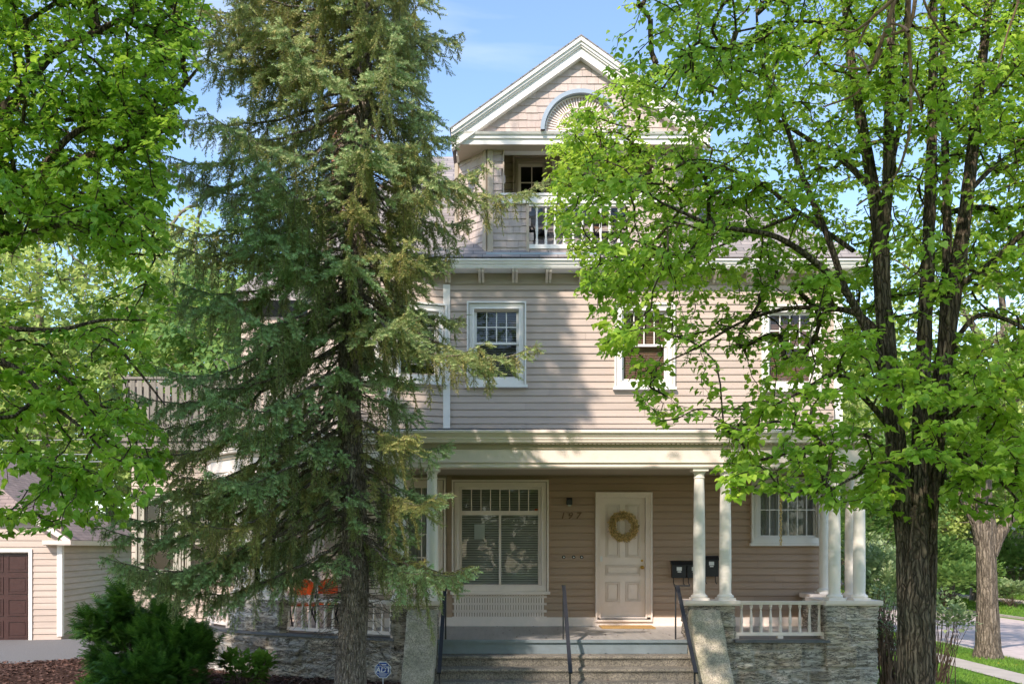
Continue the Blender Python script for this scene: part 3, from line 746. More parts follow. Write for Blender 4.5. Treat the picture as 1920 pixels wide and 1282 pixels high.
# pediment
GY = 16.0; apex = 10.87; eave = 9.28; HG = 2.235; sl = (apex-eave)/HG
q = MB((0, GY+.12), (1, 0))
zs0 = 9.235
def gx(z): h = max(0, (apex-.30-z)/sl); return (DC-h, DC+h)
shingles(q, zs0, apex-.31, gx, (), seed=11, w=(.13, .28)); q.slab([(DC-HG, zs0-.02), (DC+HG, zs0-.02), (DC, apex-.1)], -.05, 0)
q.obj('gable_wall', M['shingle'], H)
q = MB((0, GY), (1, 0))
q.prism([(-.5, 9.04), (-.06, 9.04), (-.06, 9.13), (-.03, 9.14), (-.03, 9.19), (0.0, 9.2), (.02, 9.235), (-.5, 9.235)], DC-HG+.08, DC+HG-.08)
q.prism([(-4, 9.03), (-.5, 9.03), (-.5, 9.1), (-4, 9.1)], DC-HG+.1, DC-HO+.02); q.prism([(-4, 9.03), (-.5, 9.03), (-.5, 9.1), (-4, 9.1)], DC+HO-.02, DC+HG-.1)
q.obj('gable_cornice', M['white'], H)
q = MB((0, GY), (1, 0))
q.wpoly([(DC-HG+.08, GY+.05, 9.038), (DC+HG-.08, GY+.05, 9.038), (DC+HG-.08, DY+.7, 9.038), (o1_, DY+.7, 9.038), (o1_, DY+.02, 9.038), (o0, DY+.02, 9.038), (o0, DY+.7, 9.038), (DC-HG+.08, DY+.7, 9.038)])
q.obj('gable_soffit', M['tan'], H, recalc=False)
q = MB((0, GY), (1, 0)); rk = MB((0, GY), (1, 0))
def rake(mb, off, th, d0, d1):
    """band parallel to the gable slope, starting 'off' below the outer line, th thick"""
    for sg in (-1, 1):
        p = [(DC, apex-off), (DC+sg*(HG+.0), eave-off), (DC+sg*(HG+.0), eave-off-th), (DC, apex-off-th)]
        mb.slab(p, d0, d1)
rake(rk, .025, .07, -.12, .09); rake(rk, .095, .05, -.12, .06); rake(rk, .145, .03, -.12, .035); rake(rk, .175, .15, -.12, .0); rake(rk, .325, .02, -.12, .015)
rk.obj('rake_board', M['white'], H)
q = MB()
for sg in (-1, 1):
    a = Vector((DC, GY-.1, apex)); b_ = Vector((DC+sg*(HG+.03), GY-.1, eave-.02)); dn = Vector((0, 0, -.024))
    c = Vector((DC, 21.5, apex)); d = Vector((DC+sg*(HG+.03), 21.5, eave-.02))
    q.wpoly([a, b_, d, c]); q.wpoly([a+dn, b_+dn, d+dn, c+dn]); q.wpoly([a, b_, b_+dn, a+dn]); q.wpoly([b_, d, d+dn, b_+dn])
q.obj('dormer_roof', M['roof'], H, recalc=False)
# fan ornament
FX, FZ, FR_ = DC, 9.245, .70
q = MB(); n = 28
for k in range(n):
    t0, t1 = math.pi*k/n, math.pi*(k+1)/n
    for (ra, rb, ya, yb) in ((FR_, FR_, GY-.08, GY+.1), (FR_-.07, FR_, GY-.08, GY-.08), (FR_-.07, FR_-.07, GY-.08, GY+.1)):
        A = [(FX+ra*math.cos(t0), ya, FZ+ra*math.sin(t0)*1.0), (FX+ra*math.cos(t1), ya, FZ+ra*math.sin(t1)), (FX+rb*math.cos(t1), yb, FZ+rb*math.sin(t1)), (FX+rb*math.cos(t0), yb, FZ+rb*math.sin(t0))]
        q.wpoly(A)
fan = q.obj('fan_ornament', M['slate_metal'], H)
q = MB()
for j, (ra, rb) in enumerate(((.07, .20), (.22, .40), (.42, .60))):
    n = (14, 26, 36)[j]
    for k in range(n):
        t = math.pi*(k+.5)/n; q.bar((FX+ra*math.cos(t), GY+.03, FZ+ra*math.sin(t)), (FX+rb*math.cos(t), GY+.03, FZ+rb*math.sin(t)), .014, 4)
for rr in (.21, .41, .61):
    n = 30
    for k in range(n):
        t0, t1 = math.pi*k/n, math.pi*(k+1)/n
        q.bar((FX+rr*math.cos(t0), GY+.02, FZ+rr*math.sin(t0)), (FX+rr*math.cos(t1), GY+.02, FZ+rr*math.sin(t1)), .016, 4)
q.obj('lattice', M['cream'], fan)
q = MB(); q.wpoly([(FX+.62*math.cos(math.pi*k/24), GY+.075, FZ+.62*math.sin(math.pi*k/24)) for k in range(25)]); q.obj('fan_backing', M['cream'], fan)

# --- porch
PF = 14.0
PP = [(-5.5, 17.45), (-5.45, 17.0), (-5.25, 16.45), (-4.9, 15.95), (-4.4, 15.5), (-3.8, 15.1), (-3.1, 14.72), (-2.4, 14.4), (-1.8, 14.15), (-1.25, PF), (5.62, PF), (5.74, 16.5)]
def inset(path, d):
    pts = [Vector(p) for p in path]; out = []
    for k in range(len(pts)):
        ds = []
        if k > 0: ds.append((pts[k]-pts[k-1]).normalized())
        if k < len(pts)-1: ds.append((pts[k+1]-pts[k]).normalized())
        ns = [Vector((v.y, -v.x)) for v in ds]; a = sum(ns, Vector((0, 0))).normalized(); out.append(pts[k] - a*d/max(.35, a.dot(ns[0])))
    return [(p.x, p.y) for p in out]
q = MB(); fl = 0.643
poly = [(x, y) for x, y in PP] + [(5.74, 16.55), (-.97, 16.55), (-3.5, 17.5)]
def flat(mb, poly, z, th=0):
    mb.wpoly([(x, y, z) for x, y in poly])
    if th: mb.wpoly([(x, y, z-th) for x, y in poly])
flat(q, poly, fl, .03); pf_ = q.obj('porch_floor', M['floor'], H, recalc=False)
q = MB(*((0, PF), (1, 0))); q.box(-.96, 2.82, -.03, .035, .605, .646); q.box(-.96, 2.82, -.03, .0, .435, .605)
q.obj('porch_floor_edge', M['blue'], H)
q = MB(); flat(q, PP+[(5.74, 16.55), (-.97, 16.55), (-3.5, 17.55)], 3.33); q.obj('porch_ceiling', M['ceiling'], H, recalc=False)
# beam, frieze & cornice (path is the face of the beam)
BP = [(-5.5, 17.45), (-5.40, 16.9), (-5.1, 16.25), (-4.55, 15.62), (-3.7, 15.0), (-2.7, 14.5), (-1.75, 14.12), (-1.25, 14.03), (5.58, 14.03), (5.7, 16.5)]
q = MB(); q.sweep(BP, [(-.24, 3.25), (0, 3.25), (.012, 3.27), (.012, 3.285), (.0, 3.29), (0, 3.535), (-.24, 3.535)]); q.obj('porch_beam', M['cream'], H)
q = MB(); q.sweep(BP, [(-.24, 3.537), (.02, 3.537), (.03, 3.60), (.03, 3.62), (-.24, 3.62)]); q.obj('porch_frieze', M['tan'], H)
q = MB(); q.sweep(BP, [(-.2, 3.622), (.09, 3.622), (.10, 3.64), (.10, 3.665), (.115, 3.675), (.115, 3.70), (.13, 3.72), (.155, 3.755), (.17, 3.765), (.17, 3.80), (.14, 3.815), (-.2, 3.83)])
q.obj('porch_cornice', M['cream'], H)
q = MB((0, 13.998), (1, 0)); bl_ = -1.2; comb = [(-1.2, 3.6215)]
while bl_ < 5.5: comb += [(bl_, 3.603), (bl_+.045, 3.603), (bl_+.045, 3.613), (bl_+.07, 3.613)]; bl_ += .07
q.slab(comb+[(bl_, 3.6215)], 0, .045)
q.obj('dentil_row', M['tan'], H)
q = MB(); rp = inset(BP, -.13)
q.wpoly([(x, y, 3.835) for x, y in rp] + [(5.7, 16.5, 3.90), (-1, 16.5, 3.90), (-3.5, 17.5, 3.90)])
q.obj('porch_roof', M['slate_metal'], H, recalc=False)
# columns
shaft = [(.088, .075), (.092, .35), (.090, .9), (.083, 1.5), (.075, 1.895)]
cbase = [(.118, 0.0), (.118, .001), (.118, .001)]
def column_set(pts, zb, zt):
    global colmesh
    h = zt-zb
    for (x, y) in pts:
        loc = Vector((x, y, zb)) - BASE[H]
        if colmesh is None:
            m = MB(); m.lathe((0, 0, 0), [(r, z*(h-.16)/1.9+.02) for r, z in shaft], 24); a = m.obj('column', M['column'], H, smooth=True, base=(0, 0, 0))
            m = MB(); m.box(-.13, .13, -.13, .13, 0, .035); m.lathe((0, 0, 0), [(.118, .035), (.127, .048), (.127, .06), (.115, .078), (.10, .082), (.095, .10)], 24)
            b = m.obj('column_base', M['column'], a, base=(0, 0, 0), smooth=True)
            m = MB(); m.lathe((0, 0, 0), [(.076, h-.15), (.084, h-.147), (.084, h-.135), (.076, h-.13), (.077, h-.085), (.10, h-.055), (.112, h-.045)], 24); m.box(-.118, .118, -.118, .118, h-.045, h)
            c = m.obj('capital', M['column'], a, base=(0, 0, 0), smooth=True); colmesh = (a.data, b.data, c.data)
        else:
            a = mesh_obj('column', colmesh[0], None, H); mesh_obj('column_base', colmesh[1], None, a); mesh_obj('capital', colmesh[2], None, a)
        a.location = loc
colmesh = None
CB = 1.24
column_set([(-1.55, 14.17), (-1.06, 14.17), (3.035, 14.17), (3.435, 14.17), (5.11, 14.17), (5.49, 14.17), (5.53, 14.62), (5.64, 16.12),
            (-4.27, 15.62), (-3.92, 15.36), (-4.52, 15.98), (-3.72, 15.62)], CB, 3.25)
# pier caps
for x0, x1, y0, y1 in ((-1.74, -.87, 13.93, 14.45), (2.77, 3.61, 13.93, 14.45), (4.90, 5.76, 13.93, 14.9), (5.30, 5.85, 15.9, 16.45)):
    q = MB(); q.sweep([(x0+.1, (y0+y1)/2), (x1-.1, (y0+y1)/2)], [(-(y1-y0)/2, CB-.05), ((y1-y0)/2, CB-.05), ((y1-y0)/2, CB), (-(y1-y0)/2, CB)])
    q = MB(); w_ = .03
    q.prism([(y0+w_, CB-.075), (y1-w_, CB-.075), (y1-w_, CB-.05), (y1, CB-.05), (y1, CB), (y0, CB), (y0, CB-.05), (y0+w_, CB-.05)], x0, x1); q.obj('pier_cap', M['cream'], H)
q = MB()
q.sweep([(-4.75, 16.1), (-4.42, 15.66), (-3.95, 15.28), (-3.55, 15.05)], [(-.5, CB-.05), (.08, CB-.05), (.08, CB), (-.5, CB)])
q.obj('pier_cap', M['cream'], H)

# rough ledge-stone walls, displaced grid
def stone_wall(path, z0, z1, name, seed, res=.022, depth=.35, amp=1.0):
    pts = [Vector(p) for p in path]; segs = [(a, b_, (b_-a).length) for a, b_ in zip(pts, pts[1:])]; Lt = sum(s[2] for s in segs)
    nu = int(Lt/res)+1; nz = int((z1-z0)/res)+1
    us = np.linspace(0, Lt, nu); zs = np.linspace(z0, z1, nz)
    px = np.zeros((nu, 2)); nn = np.zeros((nu, 2))
    acc = 0; cum = [0]
    for s_ in segs: cum.append(cum[-1]+s_[2])
    vn = []
    for k in range(len(pts)):
        ds = []
        if k > 0: ds.append((pts[k]-pts[k-1]).normalized())
        if k < len(pts)-1: ds.append((pts[k+1]-pts[k]).normalized())
        a = sum([Vector((d.y, -d.x)) for d in ds], Vector((0, 0))).normalized(); vn.append(a)
    for i, u in enumerate(us):
        k = min(len(segs)-1, max(0, int(np.searchsorted(cum, u, side='right'))-1)); t = (u-cum[k])/segs[k][2]
        p = segs[k][0].lerp(segs[k][1], t); px[i] = (p.x, p.y)
        n_ = vn[k].lerp(vn[k+1], t).normalized(); nn[i] = (n_.x, n_.y)
    rs = random.Random(seed)
    # courses of irregular blocks
    U, Zg = np.meshgrid(us, zs, indexing='ij')
    blockc = np.full_like(U, .5); blockd = np.zeros_like(U); edge = np.full_like(U, 9.0)
    z = z0
    Zw = Zg + .02*(vnoise(np.stack([U*2, Zg*2, U*0+seed], -1))-.5)*2
    while z < z1:
        h = rs.choice((.18, .24, .30, .34)); u = -rs.uniform(0, .4)
        while u < Lt:
            w = rs.uniform(.30, .85); m = (U >= u) & (U < u+w) & (Zw >= z) & (Zw < z+h)
            blockd[m] = rs.uniform(-.012, .022); blockc[m] = rs.uniform(0, 1)
            e = np.minimum(np.minimum(U-u, u+w-U), np.minimum(Zw-z, z+h-Zw)); edge[m] = e[m]; u += w
        z += h
    nzv = fbm(np.stack([U*4+seed, Zg*22, U*0+.5], -1), 4, seed); nz2 = fbm(np.stack([U*14, Zg*55, U*0], -1), 3, seed+9)
    crack = np.clip((nzv-.56)*8, 0, 1)
    mort = np.clip(1-edge/.022, 0, 1)*(fbm(np.stack([U*5, Zg*5, U*0+3], -1), 2, seed) > .42)
    strata = np.floor(nzv*7)/7
    D = amp*(blockd*1.5 + .075*(strata-.5) + .03*(nz2-.5) - .05*crack)*(1-mort) - .03*mort
    V = np.zeros((nu, nz, 3)); V[..., 0] = px[:, None, 0]+nn[:, None, 0]*D; V[..., 1] = px[:, None, 1]+nn[:, None, 1]*D; V[..., 2] = Zg
    idx = np.arange(nu*nz).reshape(nu, nz)
    F = np.stack([idx[:-1, :-1], idx[1:, :-1], idx[1:, 1:], idx[:-1, 1:]], -1).reshape(-1, 4)
    # top and back
    nb_ = V.reshape(-1, 3).shape[0]
    back = np.zeros((nu, 3)); back[:, 0] = px[:, 0]-nn[:, 0]*depth; back[:, 1] = px[:, 1]-nn[:, 1]*depth; back[:, 2] = z1
    VV = np.concatenate([V.reshape(-1, 3), back]); bi = nb_+np.arange(nu); ti = idx[:, -1]
    F2 = np.stack([ti[:-1], ti[1:], bi[1:], bi[:-1]], -1)
    base = root_base(H)
    me = np_mesh(name, VV - np.array(base), np.concatenate([F, F2]), smooth=False, attr={'mortar': np.concatenate([mort.ravel()*.8, np.zeros(nu)]), 'tint': np.concatenate([blockc.ravel(), np.full(nu, .5)])})
    return mesh_obj(name, me, M['stone'], H)
wl0 = [(-5.62, 17.5), (-5.5, 16.9), (-5.28, 16.4), (-4.93, 15.9), (-4.42, 15.44), (-3.8, 15.04), (-3.1, 14.66), (-2.4, 14.35), (-1.85, 14.12), (-1.62, 14.03)]
stone_wall(wl0, -.35, .625, 'stone_wall', 2)
stone_wall([(-1.67, 14.5), (-1.67, 14.0), (-.97, 14.0), (-.97, 14.45)], -.35, CB-.075, 'stone_pier', 5)
stone_wall([(2.83, 14.45), (2.83, 14.0), (3.56, 14.0), (3.56, 14.5)], -.35, CB-.075, 'stone_pier', 6)
stone_wall([(4.93, 14.9), (4.93, 14.0), (5.72, 14.0), (5.72, 14.9), (4.93, 14.92)], -.6, CB-.075, 'stone_pier', 7)
stone_wall([(5.36, 16.45), (5.36, 15.95), (5.8, 15.95), (5.8, 16.45)], .0, CB-.075, 'stone_pier', 8)
stone_wall([(3.5, 14.03), (5.0, 14.03)], -.5, .60, 'stone_wall', 9)
stone_wall([(5.70, 14.8), (5.80, 16.5)], -.6, .60, 'stone_wall', 12)
stone_wall([(-4.82, 16.1), (-4.50, 15.62), (-4.0, 15.22), (-3.60, 14.98), (-3.45, 15.1)], .5, CB-.05, 'stone_pier', 10, depth=.45)
q = MB(); q.sweep(inset(wl0, .0), [(-.3, .622), (.04, .622), (.04, .655), (-.3, .655)]); q.obj('wall_ledge', M['ledge'], H); q = MB(); q.box(3.54, 4.98, 13.97, 14.3, .602, .64)
q.obj('wall_ledge', M['ledge'], H)
# porch balustrades
def curve_pts(path, n, a=0, b=1):
    pts = [Vector(p) for p in path]; L = [0]
    for p, r in zip(pts, pts[1:]): L.append(L[-1]+(r-p).length)
    out = []
    for k in range(n):
        t = (a+(b-a)*k/(n-1))*L[-1]; i = max(0, min(len(pts)-2, int(np.searchsorted(L, t, side='right'))-1)); out.append(tuple(pts[i].lerp(pts[i+1], (t-L[i])/(L[i+1]-L[i]))))
    return out
PR = [(-3.55, 15.14), (-3.05, 14.85), (-2.4, 14.54), (-1.9, 14.33), (-1.62, 14.2)]
bprof = [(.028, 0), (.028, .12), (.017, .128), (.025, .145), (.017, .16), (.026, .20), (.025, .26), (.014, .46), (.012, .49), (.023, .505), (.013, .52), (.026, .54), (.026, .60)]
def porch_rail(path, n, a, b):
    pth = curve_pts(path, 24); bl = balustrade(pth, .70, 1.225, 'cream', H, rail=.052, rw=.045)
    add_bal(bl, curve_pts(path, n, a, b), .752, 1.175, 'cream', 1.0, 10, bprof)
    for t in (.02, .5, .98):
        e = MB(); x, y = curve_pts(path, 3, t, t)[0]; e.box(x-.04, x+.04, y-.04, y+.04, .655, .70); e.obj('rail_foot', M['cream'], bl)
porch_rail(PR, 14, .04, .96)
porch_rail([(-5.42, 17.3), (-5.36, 16.95), (-5.15, 16.5), (-4.88, 16.15), (-4.7, 15.98)], 10, .04, .96)
porch_rail([(3.56, 14.13), (4.96, 14.13)], 9, .08, .93)
porch_rail([(5.64, 14.9), (5.66, 15.9)], 6, .1, .9)

# --- deck on the low wing
q = MB(); 
DK = [(-7.12, 24), (-7.12, 17.35), (-3.4, 17.35)]
q.sweep(DK, [(-.2, 3.86), (.06, 3.86), (.06, 4.02), (.1, 4.03), (.1, 4.30), (-.2, 4.30)]); q.wpoly([(-7.1, 24.5, 4.29), (-7.1, 17.36, 4.29), (-3.3, 17.36, 4.29), (-3.3, 24.5, 4.29)])
q.obj('deck', M['grey_wood'], H)
q = MB(); q.sweep(inset(DK, .05), [(-.06, 5.20), (.06, 5.20), (.06, 5.245), (-.06, 5.245)]); q.sweep(inset(DK, .05), [(-.02, 4.40), (.02, 4.40), (.02, 4.46), (-.02, 4.46)])
q.sweep(inset(DK, .05), [(-.02, 5.06), (.02, 5.06), (.02, 5.14), (-.02, 5.14)])
rl_ = q.obj('deck_railing', M['grey_wood'], H); q = MB()
for (a, b_) in (((-7.07, 17.40), (-3.5, 17.40)), ((-7.07, 17.40), (-7.07, 24))):
    L = math.dist(a, b_); n = int(L/.13)
    for k in range(n):
        t = k/n; x, y = a[0]+(b_[0]-a[0])*t, a[1]+(b_[1]-a[1])*t; w = .045
        if a[1] == b_[1]: q.box(x-w, x+w, y-.035, y-.021, 4.36, 5.19)
        else: q.box(x+.021, x+.035, y-w, y+w, 4.36, 5.19)
for x, y in ((-7.07, 17.4), (-5.3, 17.4), (-3.55, 17.4), (-7.07, 20.5)): q.box(x-.05, x+.05, y-.05+.06, y+.05+.06, 4.3, 5.3)
q.obj('picket', M['grey_wood'], rl_)

# ================================================================== steps, cheek walls, handrails
ST = thing('front_steps', (.93, 13.4, -.25), 'worn aggregate concrete front steps leading up to the porch', 'steps')
x0, x1 = -.965, 2.825
def step_mesh(y0, y1, z0, z1, seed):
    nx, prof = 120, []
    # profile from back-top over nosing to bottom
    r = .02
    prof = [(y1, z1), (y0+.12, z1), (y0+.05, z1), (y0+r, z1-.002), (y0+.006, z1-.008), (y0, z1-.022), (y0+.002, z1-.04), (y0+.022, z1-.05), (y0+.022, (z0+z1)/2), (y0+.022, z0)]
    xs = np.linspace(x0, x1, nx); pr = np.array(prof); V = np.zeros((nx, len(pr), 3))
    V[..., 0] = xs[:, None]; V[..., 1] = pr[None, :, 0]; V[..., 2] = pr[None, :, 1]
    nz = fbm(np.stack([V[..., 0]*6, V[..., 1]*20+seed, V[..., 2]*20], -1), 3, seed)-.5
    V[..., 1] += nz*.02; V[..., 2] += np.where(pr[None, :, 1] > z1-.03, nz*.012, 0)
    idx = np.arange(nx*len(pr)).reshape(nx, -1)
    F = np.stack([idx[:-1, :-1], idx[1:, :-1], idx[1:, 1:], idx[:-1, 1:]], -1).reshape(-1, 4)
    me = np_mesh('step', V.reshape(-1, 3)-np.array(BASE[ST]), F, smooth=False)
    return mesh_obj('step', me, M['step'], ST)
for k, (yy, zz) in enumerate(((13.72, .432), (13.42, .28), (13.12, .125), (12.82, -.03), (12.52, -.18))):
    step_mesh(yy, 14.02 if k == 0 else yy+.34, zz-.2, zz, k)
def cheek(xa, xb, name, label, seed):
    t = thing(name, ((xa+xb)/2, 13.4, -.2), label, 'stair wall', 'sloping concrete stair walls')
    prof = np.array([(14.0, 1.02), (13.985, 1.09), (13.94, 1.11), (13.86, 1.08), (13.5, .62), (12.95, .02), (12.8, -.08), (12.72, -.3)])
    # resample
    d = np.r_[0, np.cumsum(np.hypot(*np.diff(prof, axis=0).T))]; s = np.linspace(0, d[-1], 60)
    py_, pz = np.interp(s, d, prof[:, 0]), np.interp(s, d, prof[:, 1])
    cx, w = (xa+xb)/2, (xb-xa)/2
    # across: side bottom, side top, rounded, across
    ac = [(-w, -9), (-w, -.05), (-w+.01, -.015), (-w+.035, 0), (-w*.5, .004), (0, .006), (w*.5, .004), (w-.035, 0), (w-.01, -.015), (w, -.05), (w, -9)]
    V = np.zeros((60, len(ac), 3))
    for j, (a, dz) in enumerate(ac):
        V[:, j, 0] = cx+a; V[:, j, 1] = py_; V[:, j, 2] = pz+dz if dz > -8 else -.45
        if dz > -8: V[:, j, 2] += (fbm(np.stack([V[:, j, 0]*7, py_*7, py_*0+seed], -1), 3, seed)-.5)*.035
    V[..., 0] += (fbm(np.stack([V[..., 1]*5, V[..., 2]*5, V[..., 0]*0], -1), 3, seed)-.5)*.02
    idx = np.arange(60*len(ac)).reshape(60, -1)
    F = np.stack([idx[:-1, :-1], idx[1:, :-1], idx[1:, 1:], idx[:-1, 1:]], -1).reshape(-1, 4)
    me = np_mesh('stair_wall_body', V.reshape(-1, 3)-np.array(BASE[t]), F, smooth=True); mesh_obj('stair_wall_body', me, M['cheek'], t)
cheek(-1.42, -.97, 'stair_wall', 'mossy sloping concrete wall left of the steps, beside the security sign', 1)
cheek(2.83, 3.30, 'stair_wall', 'stained sloping concrete wall right of the steps, between two stone piers', 2)
def handrail(x, label, hook):
    t = thing('handrail', (x, 13.3, 0), label, 'handrail', 'black steel handrails on the steps')
    q = MB(); q.frame((x, 0), (1, 0), (0, 1)); w = .027
    a, b_ = (13.95, 1.46), (12.62, .33)
    dy, dz = b_[0]-a[0], b_[1]-a[1]; L = math.hypot(dy, dz); nx_, nz_ = -dz/L*.012, dy/L*.012
    q.prism([(a[0]+nx_, a[1]+nz_), (b_[0]+nx_, b_[1]+nz_), (b_[0]-nx_, b_[1]-nz_), (a[0]-nx_, a[1]-nz_)], -w, w)
    q.prism([(a[0]-.0, 1.448), (14.12, 1.448), (14.12, 1.472), (a[0], 1.472)], -w, w)
    q.obj('rail', M['black'], t)
    MB().box(x-.011, x+.011, 14.09, 14.112, .643, 1.45).obj('post', M['black'], t)
    MB().box(x-.011, x+.011, 12.70, 12.722, -.3, .40).obj('post', M['black'], t)
    if hook:
        xe = x+hook; MB().box(min(x, xe), max(x, xe), 14.08, 14.12, 1.449, 1.471).obj('wall_return', M['black'], t)
handrail(-.85, 'black steel handrail by the left stone pier', -.14)
handrail(.945, 'black steel handrail in the middle of the steps', 0)
handrail(2.66, 'black steel handrail by the right stone pier', .22)

# ================================================================== small things on the porch
def small(name, loc, label, cat, group=None): return thing(name, loc, label, cat, group)
# wreath
wx, wz = X1(1168), Z1(987); t = small('wreath', (wx, FY-.03, wz), 'round wreath of dried straw flowers on the cream front door', 'wreath')
q = MB(); n = 40
rng2 = random.Random(3)
V, F = [], []
for k in range(2600):
    a = rng2.uniform(0, 2*math.pi); b2 = rng2.uniform(0, 2*math.pi)
    rr = .205; tr = .045*rng2.uniform(.3, 1)
    c = Vector((wx+(rr+tr*math.cos(b2))*math.cos(a), FY-.045-abs(tr*math.sin(b2)), wz+(rr+tr*math.cos(b2))*math.sin(a)))
    out = Vector((math.cos(a)*math.cos(b2), -abs(math.sin(b2))-.3, math.sin(a)*math.cos(b2))).normalized()
    tang = Vector((-math.sin(a), 0, math.cos(a))); d = (out*.8+tang*.7+Vector((rng2.uniform(-.5, .5), rng2.uniform(-.5, .2), rng2.uniform(-.5, .5)))).normalized()
    s = d.cross(Vector((rng2.uniform(-1, 1), rng2.uniform(-1, 1), rng2.uniform(-1, 1)))).normalized()*.006; L_ = rng2.uniform(.03, .075)
    i = len(V); V += [c-s, c+s, c+d*L_+s*1.2, c+d*L_-s*1.2]; F.append((i, i+1, i+2, i+3))
me = np_mesh('dried_flowers', np.array([tuple(v-BASE[t]) for v in V]), np.array(F)); mesh_obj('dried_flowers', me, M['straw'], t)
q = MB()
for k in range(30):
    a0, a1 = 2*math.pi*k/30, 2*math.pi*(k+1)/30
    q.bar((wx+.205*math.cos(a0), FY-.05, wz+.205*math.sin(a0)), (wx+.205*math.cos(a1), FY-.05, wz+.205*math.sin(a1)), .02, 6)
q.obj('ring', M['straw'], t)
# house number
t = small('house_number', (X1(1068), FY-.03, Z1(967)), 'dark metal numerals 1 9 7 on the siding left of the door', 'house number')
def text_mesh(body, size, extrude, shear=0, bold=0):
    cu = bpy.data.curves.new('txt', 'FONT'); cu.body = body; cu.size = size; cu.extrude = extrude; cu.align_x = 'CENTER'; cu.align_y = 'CENTER'; cu.shear = shear; cu.offset = bold; cu.resolution_u = 3
    o = bpy.data.objects.new('txt', cu); COL.objects.link(o); dg = bpy.context.evaluated_depsgraph_get(); dg.update()
    me = bpy.data.meshes.new_from_object(o.evaluated_get(dg)); bpy.data.objects.remove(o); bpy.data.curves.remove(cu); me.materials.clear(); return me
for px, ch in ((1054, '1'), (1068, '9'), (1083, '7')):
    me = text_mesh(ch, .17, .01, .25, .002); o = mesh_obj('numeral', me, M['wood'], t, Vector((X1(px), FY-.03, Z1(967)))-BASE[t]); o.rotation_euler = (R(90), 0, 0)
# wall lamp
t = small('wall_lamp', (X1(1067), FY, Z1(940)), 'small dark wall lamp above the house number', 'lamp')
q = MB(*FR); a = X1(1067); z = Z1(940); q.box(a-.045, a+.045, 0, .03, z-.06, z+.06); q.prism([(.03, z-.05), (.10, z-.06), (.11, z+.03), (.06, z+.07), (.03, z+.07)], a-.05, a+.05)
q.obj('lamp_body', M['black'], t); MB(*FR).box(a-.025, a+.025, .05, .085, z-.085, z-.061).obj('bulb', M['mud'], t)
# door bells
for k, px in enumerate((1057, 1075.5, 1090.5)):
    lb = ('round black doorbell farthest from the door', 'middle one of three round black doorbells', 'round black doorbell nearest the door')[k]
    t = small('doorbell', (X1(px), FY-.02, Z1(1044)), lb, 'doorbell', 'three round doorbells on the siding')
    q = MB(); q.lathe_n((X1(px), FY-.012, Z1(1044)), (0, -1, 0), [(.032, 0), (.032, .008), (.024, .014), (.014, .014)], 16); q.obj('bell_ring', M['black'], t)
    q = MB(); q.lathe_n((X1(px), FY-.012, Z1(1044)), (0, -1, 0), [(.014, .01), (.013, .02), (.002, .022)], 12); q.obj('button', M['paper'], t)
# mailboxes
def mailbox(px, lab, ztop, h=.30, w=.245):
    a, z1_ = X1(px), ztop; t = small('mailbox', (a, FY-.02, z1_-h), lab, 'mailbox', 'black mailboxes on the porch wall')
    q = MB(*FR); q.box(a-w/2, a+w/2, .02, .13, z1_-h, z1_-.06); q.obj('box_body', M['black'], t)
    q = MB(*FR); q.prism([(.02, z1_-.058), (.155, z1_-.085), (.155, z1_-.07), (.09, z1_-.01), (.02, z1_)], a-w/2-.012, a+w/2+.012); q.obj('lid', M['black'], t)
    q = MB(*FR); q.box(a-.045, a+.045, .13, .132, z1_-.17, z1_-.105); q.box(a-.03, a+.035, .13, .132, z1_-.20, z1_-.18); q.obj('name_label', M['paper'], t)
    for sx in (-1, 1):
        q = MB(); xx = a+sx*w*.36; pts = [(xx, FY-.05, z1_-h), (xx, FY-.05, z1_-h-.09), (xx+.012, FY-.06, z1_-h-.125), (xx+.012, FY-.085, z1_-h-.13), (xx+.005, FY-.10, z1_-h-.11)]
        for p_, r_ in zip(pts, pts[1:]): q.bar(p_, r_, .007, 6)
        q.obj('newspaper_hook', M['black'], t)
mailbox(1271, 'black mailbox nearest the door', Z1(1051))
mailbox(1299, 'black mailbox in the middle, half behind the porch column', Z1(1051))
mailbox(1331, 'tallest black mailbox, seen between the paired columns', Z1(1041), h=.37)
# doormat
t = MB().box(X1(1122), X1(1122)+.93, 15.93, 16.4, fl+.003, fl+.022).obj('doormat', M['mat'], None, base=(2.1, 16.1, fl)); tag(t, 'tan coir doormat on the porch floor before the door', 'doormat')
# rope ornament by the right window
px = 1464; xx = (px-VX)*16.2/FPX; t = small('hanging_rope', (xx, 16.2, 2.1), 'twisted rope ornament hanging in front of the curtained porch window', 'rope ornament')
V = []; q = MB(); z = 3.33; k = 0
while z > 2.10:
    for ph in (0, math.pi):
        c0 = (xx+.016*math.cos(k*.8+ph), 16.2+.016*math.sin(k*.8+ph), z); c1 = (xx+.016*math.cos((k+1)*.8+ph), 16.2+.016*math.sin((k+1)*.8+ph), z-.025); q.bar(c0, c1, .011, 5)
    z -= .025; k += 1
q.obj('rope', M['straw'], t)
# notice behind the big window and a red suncatcher
t = MB(*FR).box(X1(889), X1(909), -.112, -.110, Z1(1010), Z1(982)).obj('paper_notice', M['paper'], None, base=(X1(899), FY, Z1(1000))); tag(t, 'small paper notice taped inside the large porch window', 'notice')
t = MB(*FR).box(X1(1003), X1(1010), -.05, -.047, Z1(960), Z1(953)).obj('window_sticker', M['orange'], None, base=(X1(1007), FY, Z1(957))); tag(t, 'small red sticker in the corner of the transom', 'sticker')

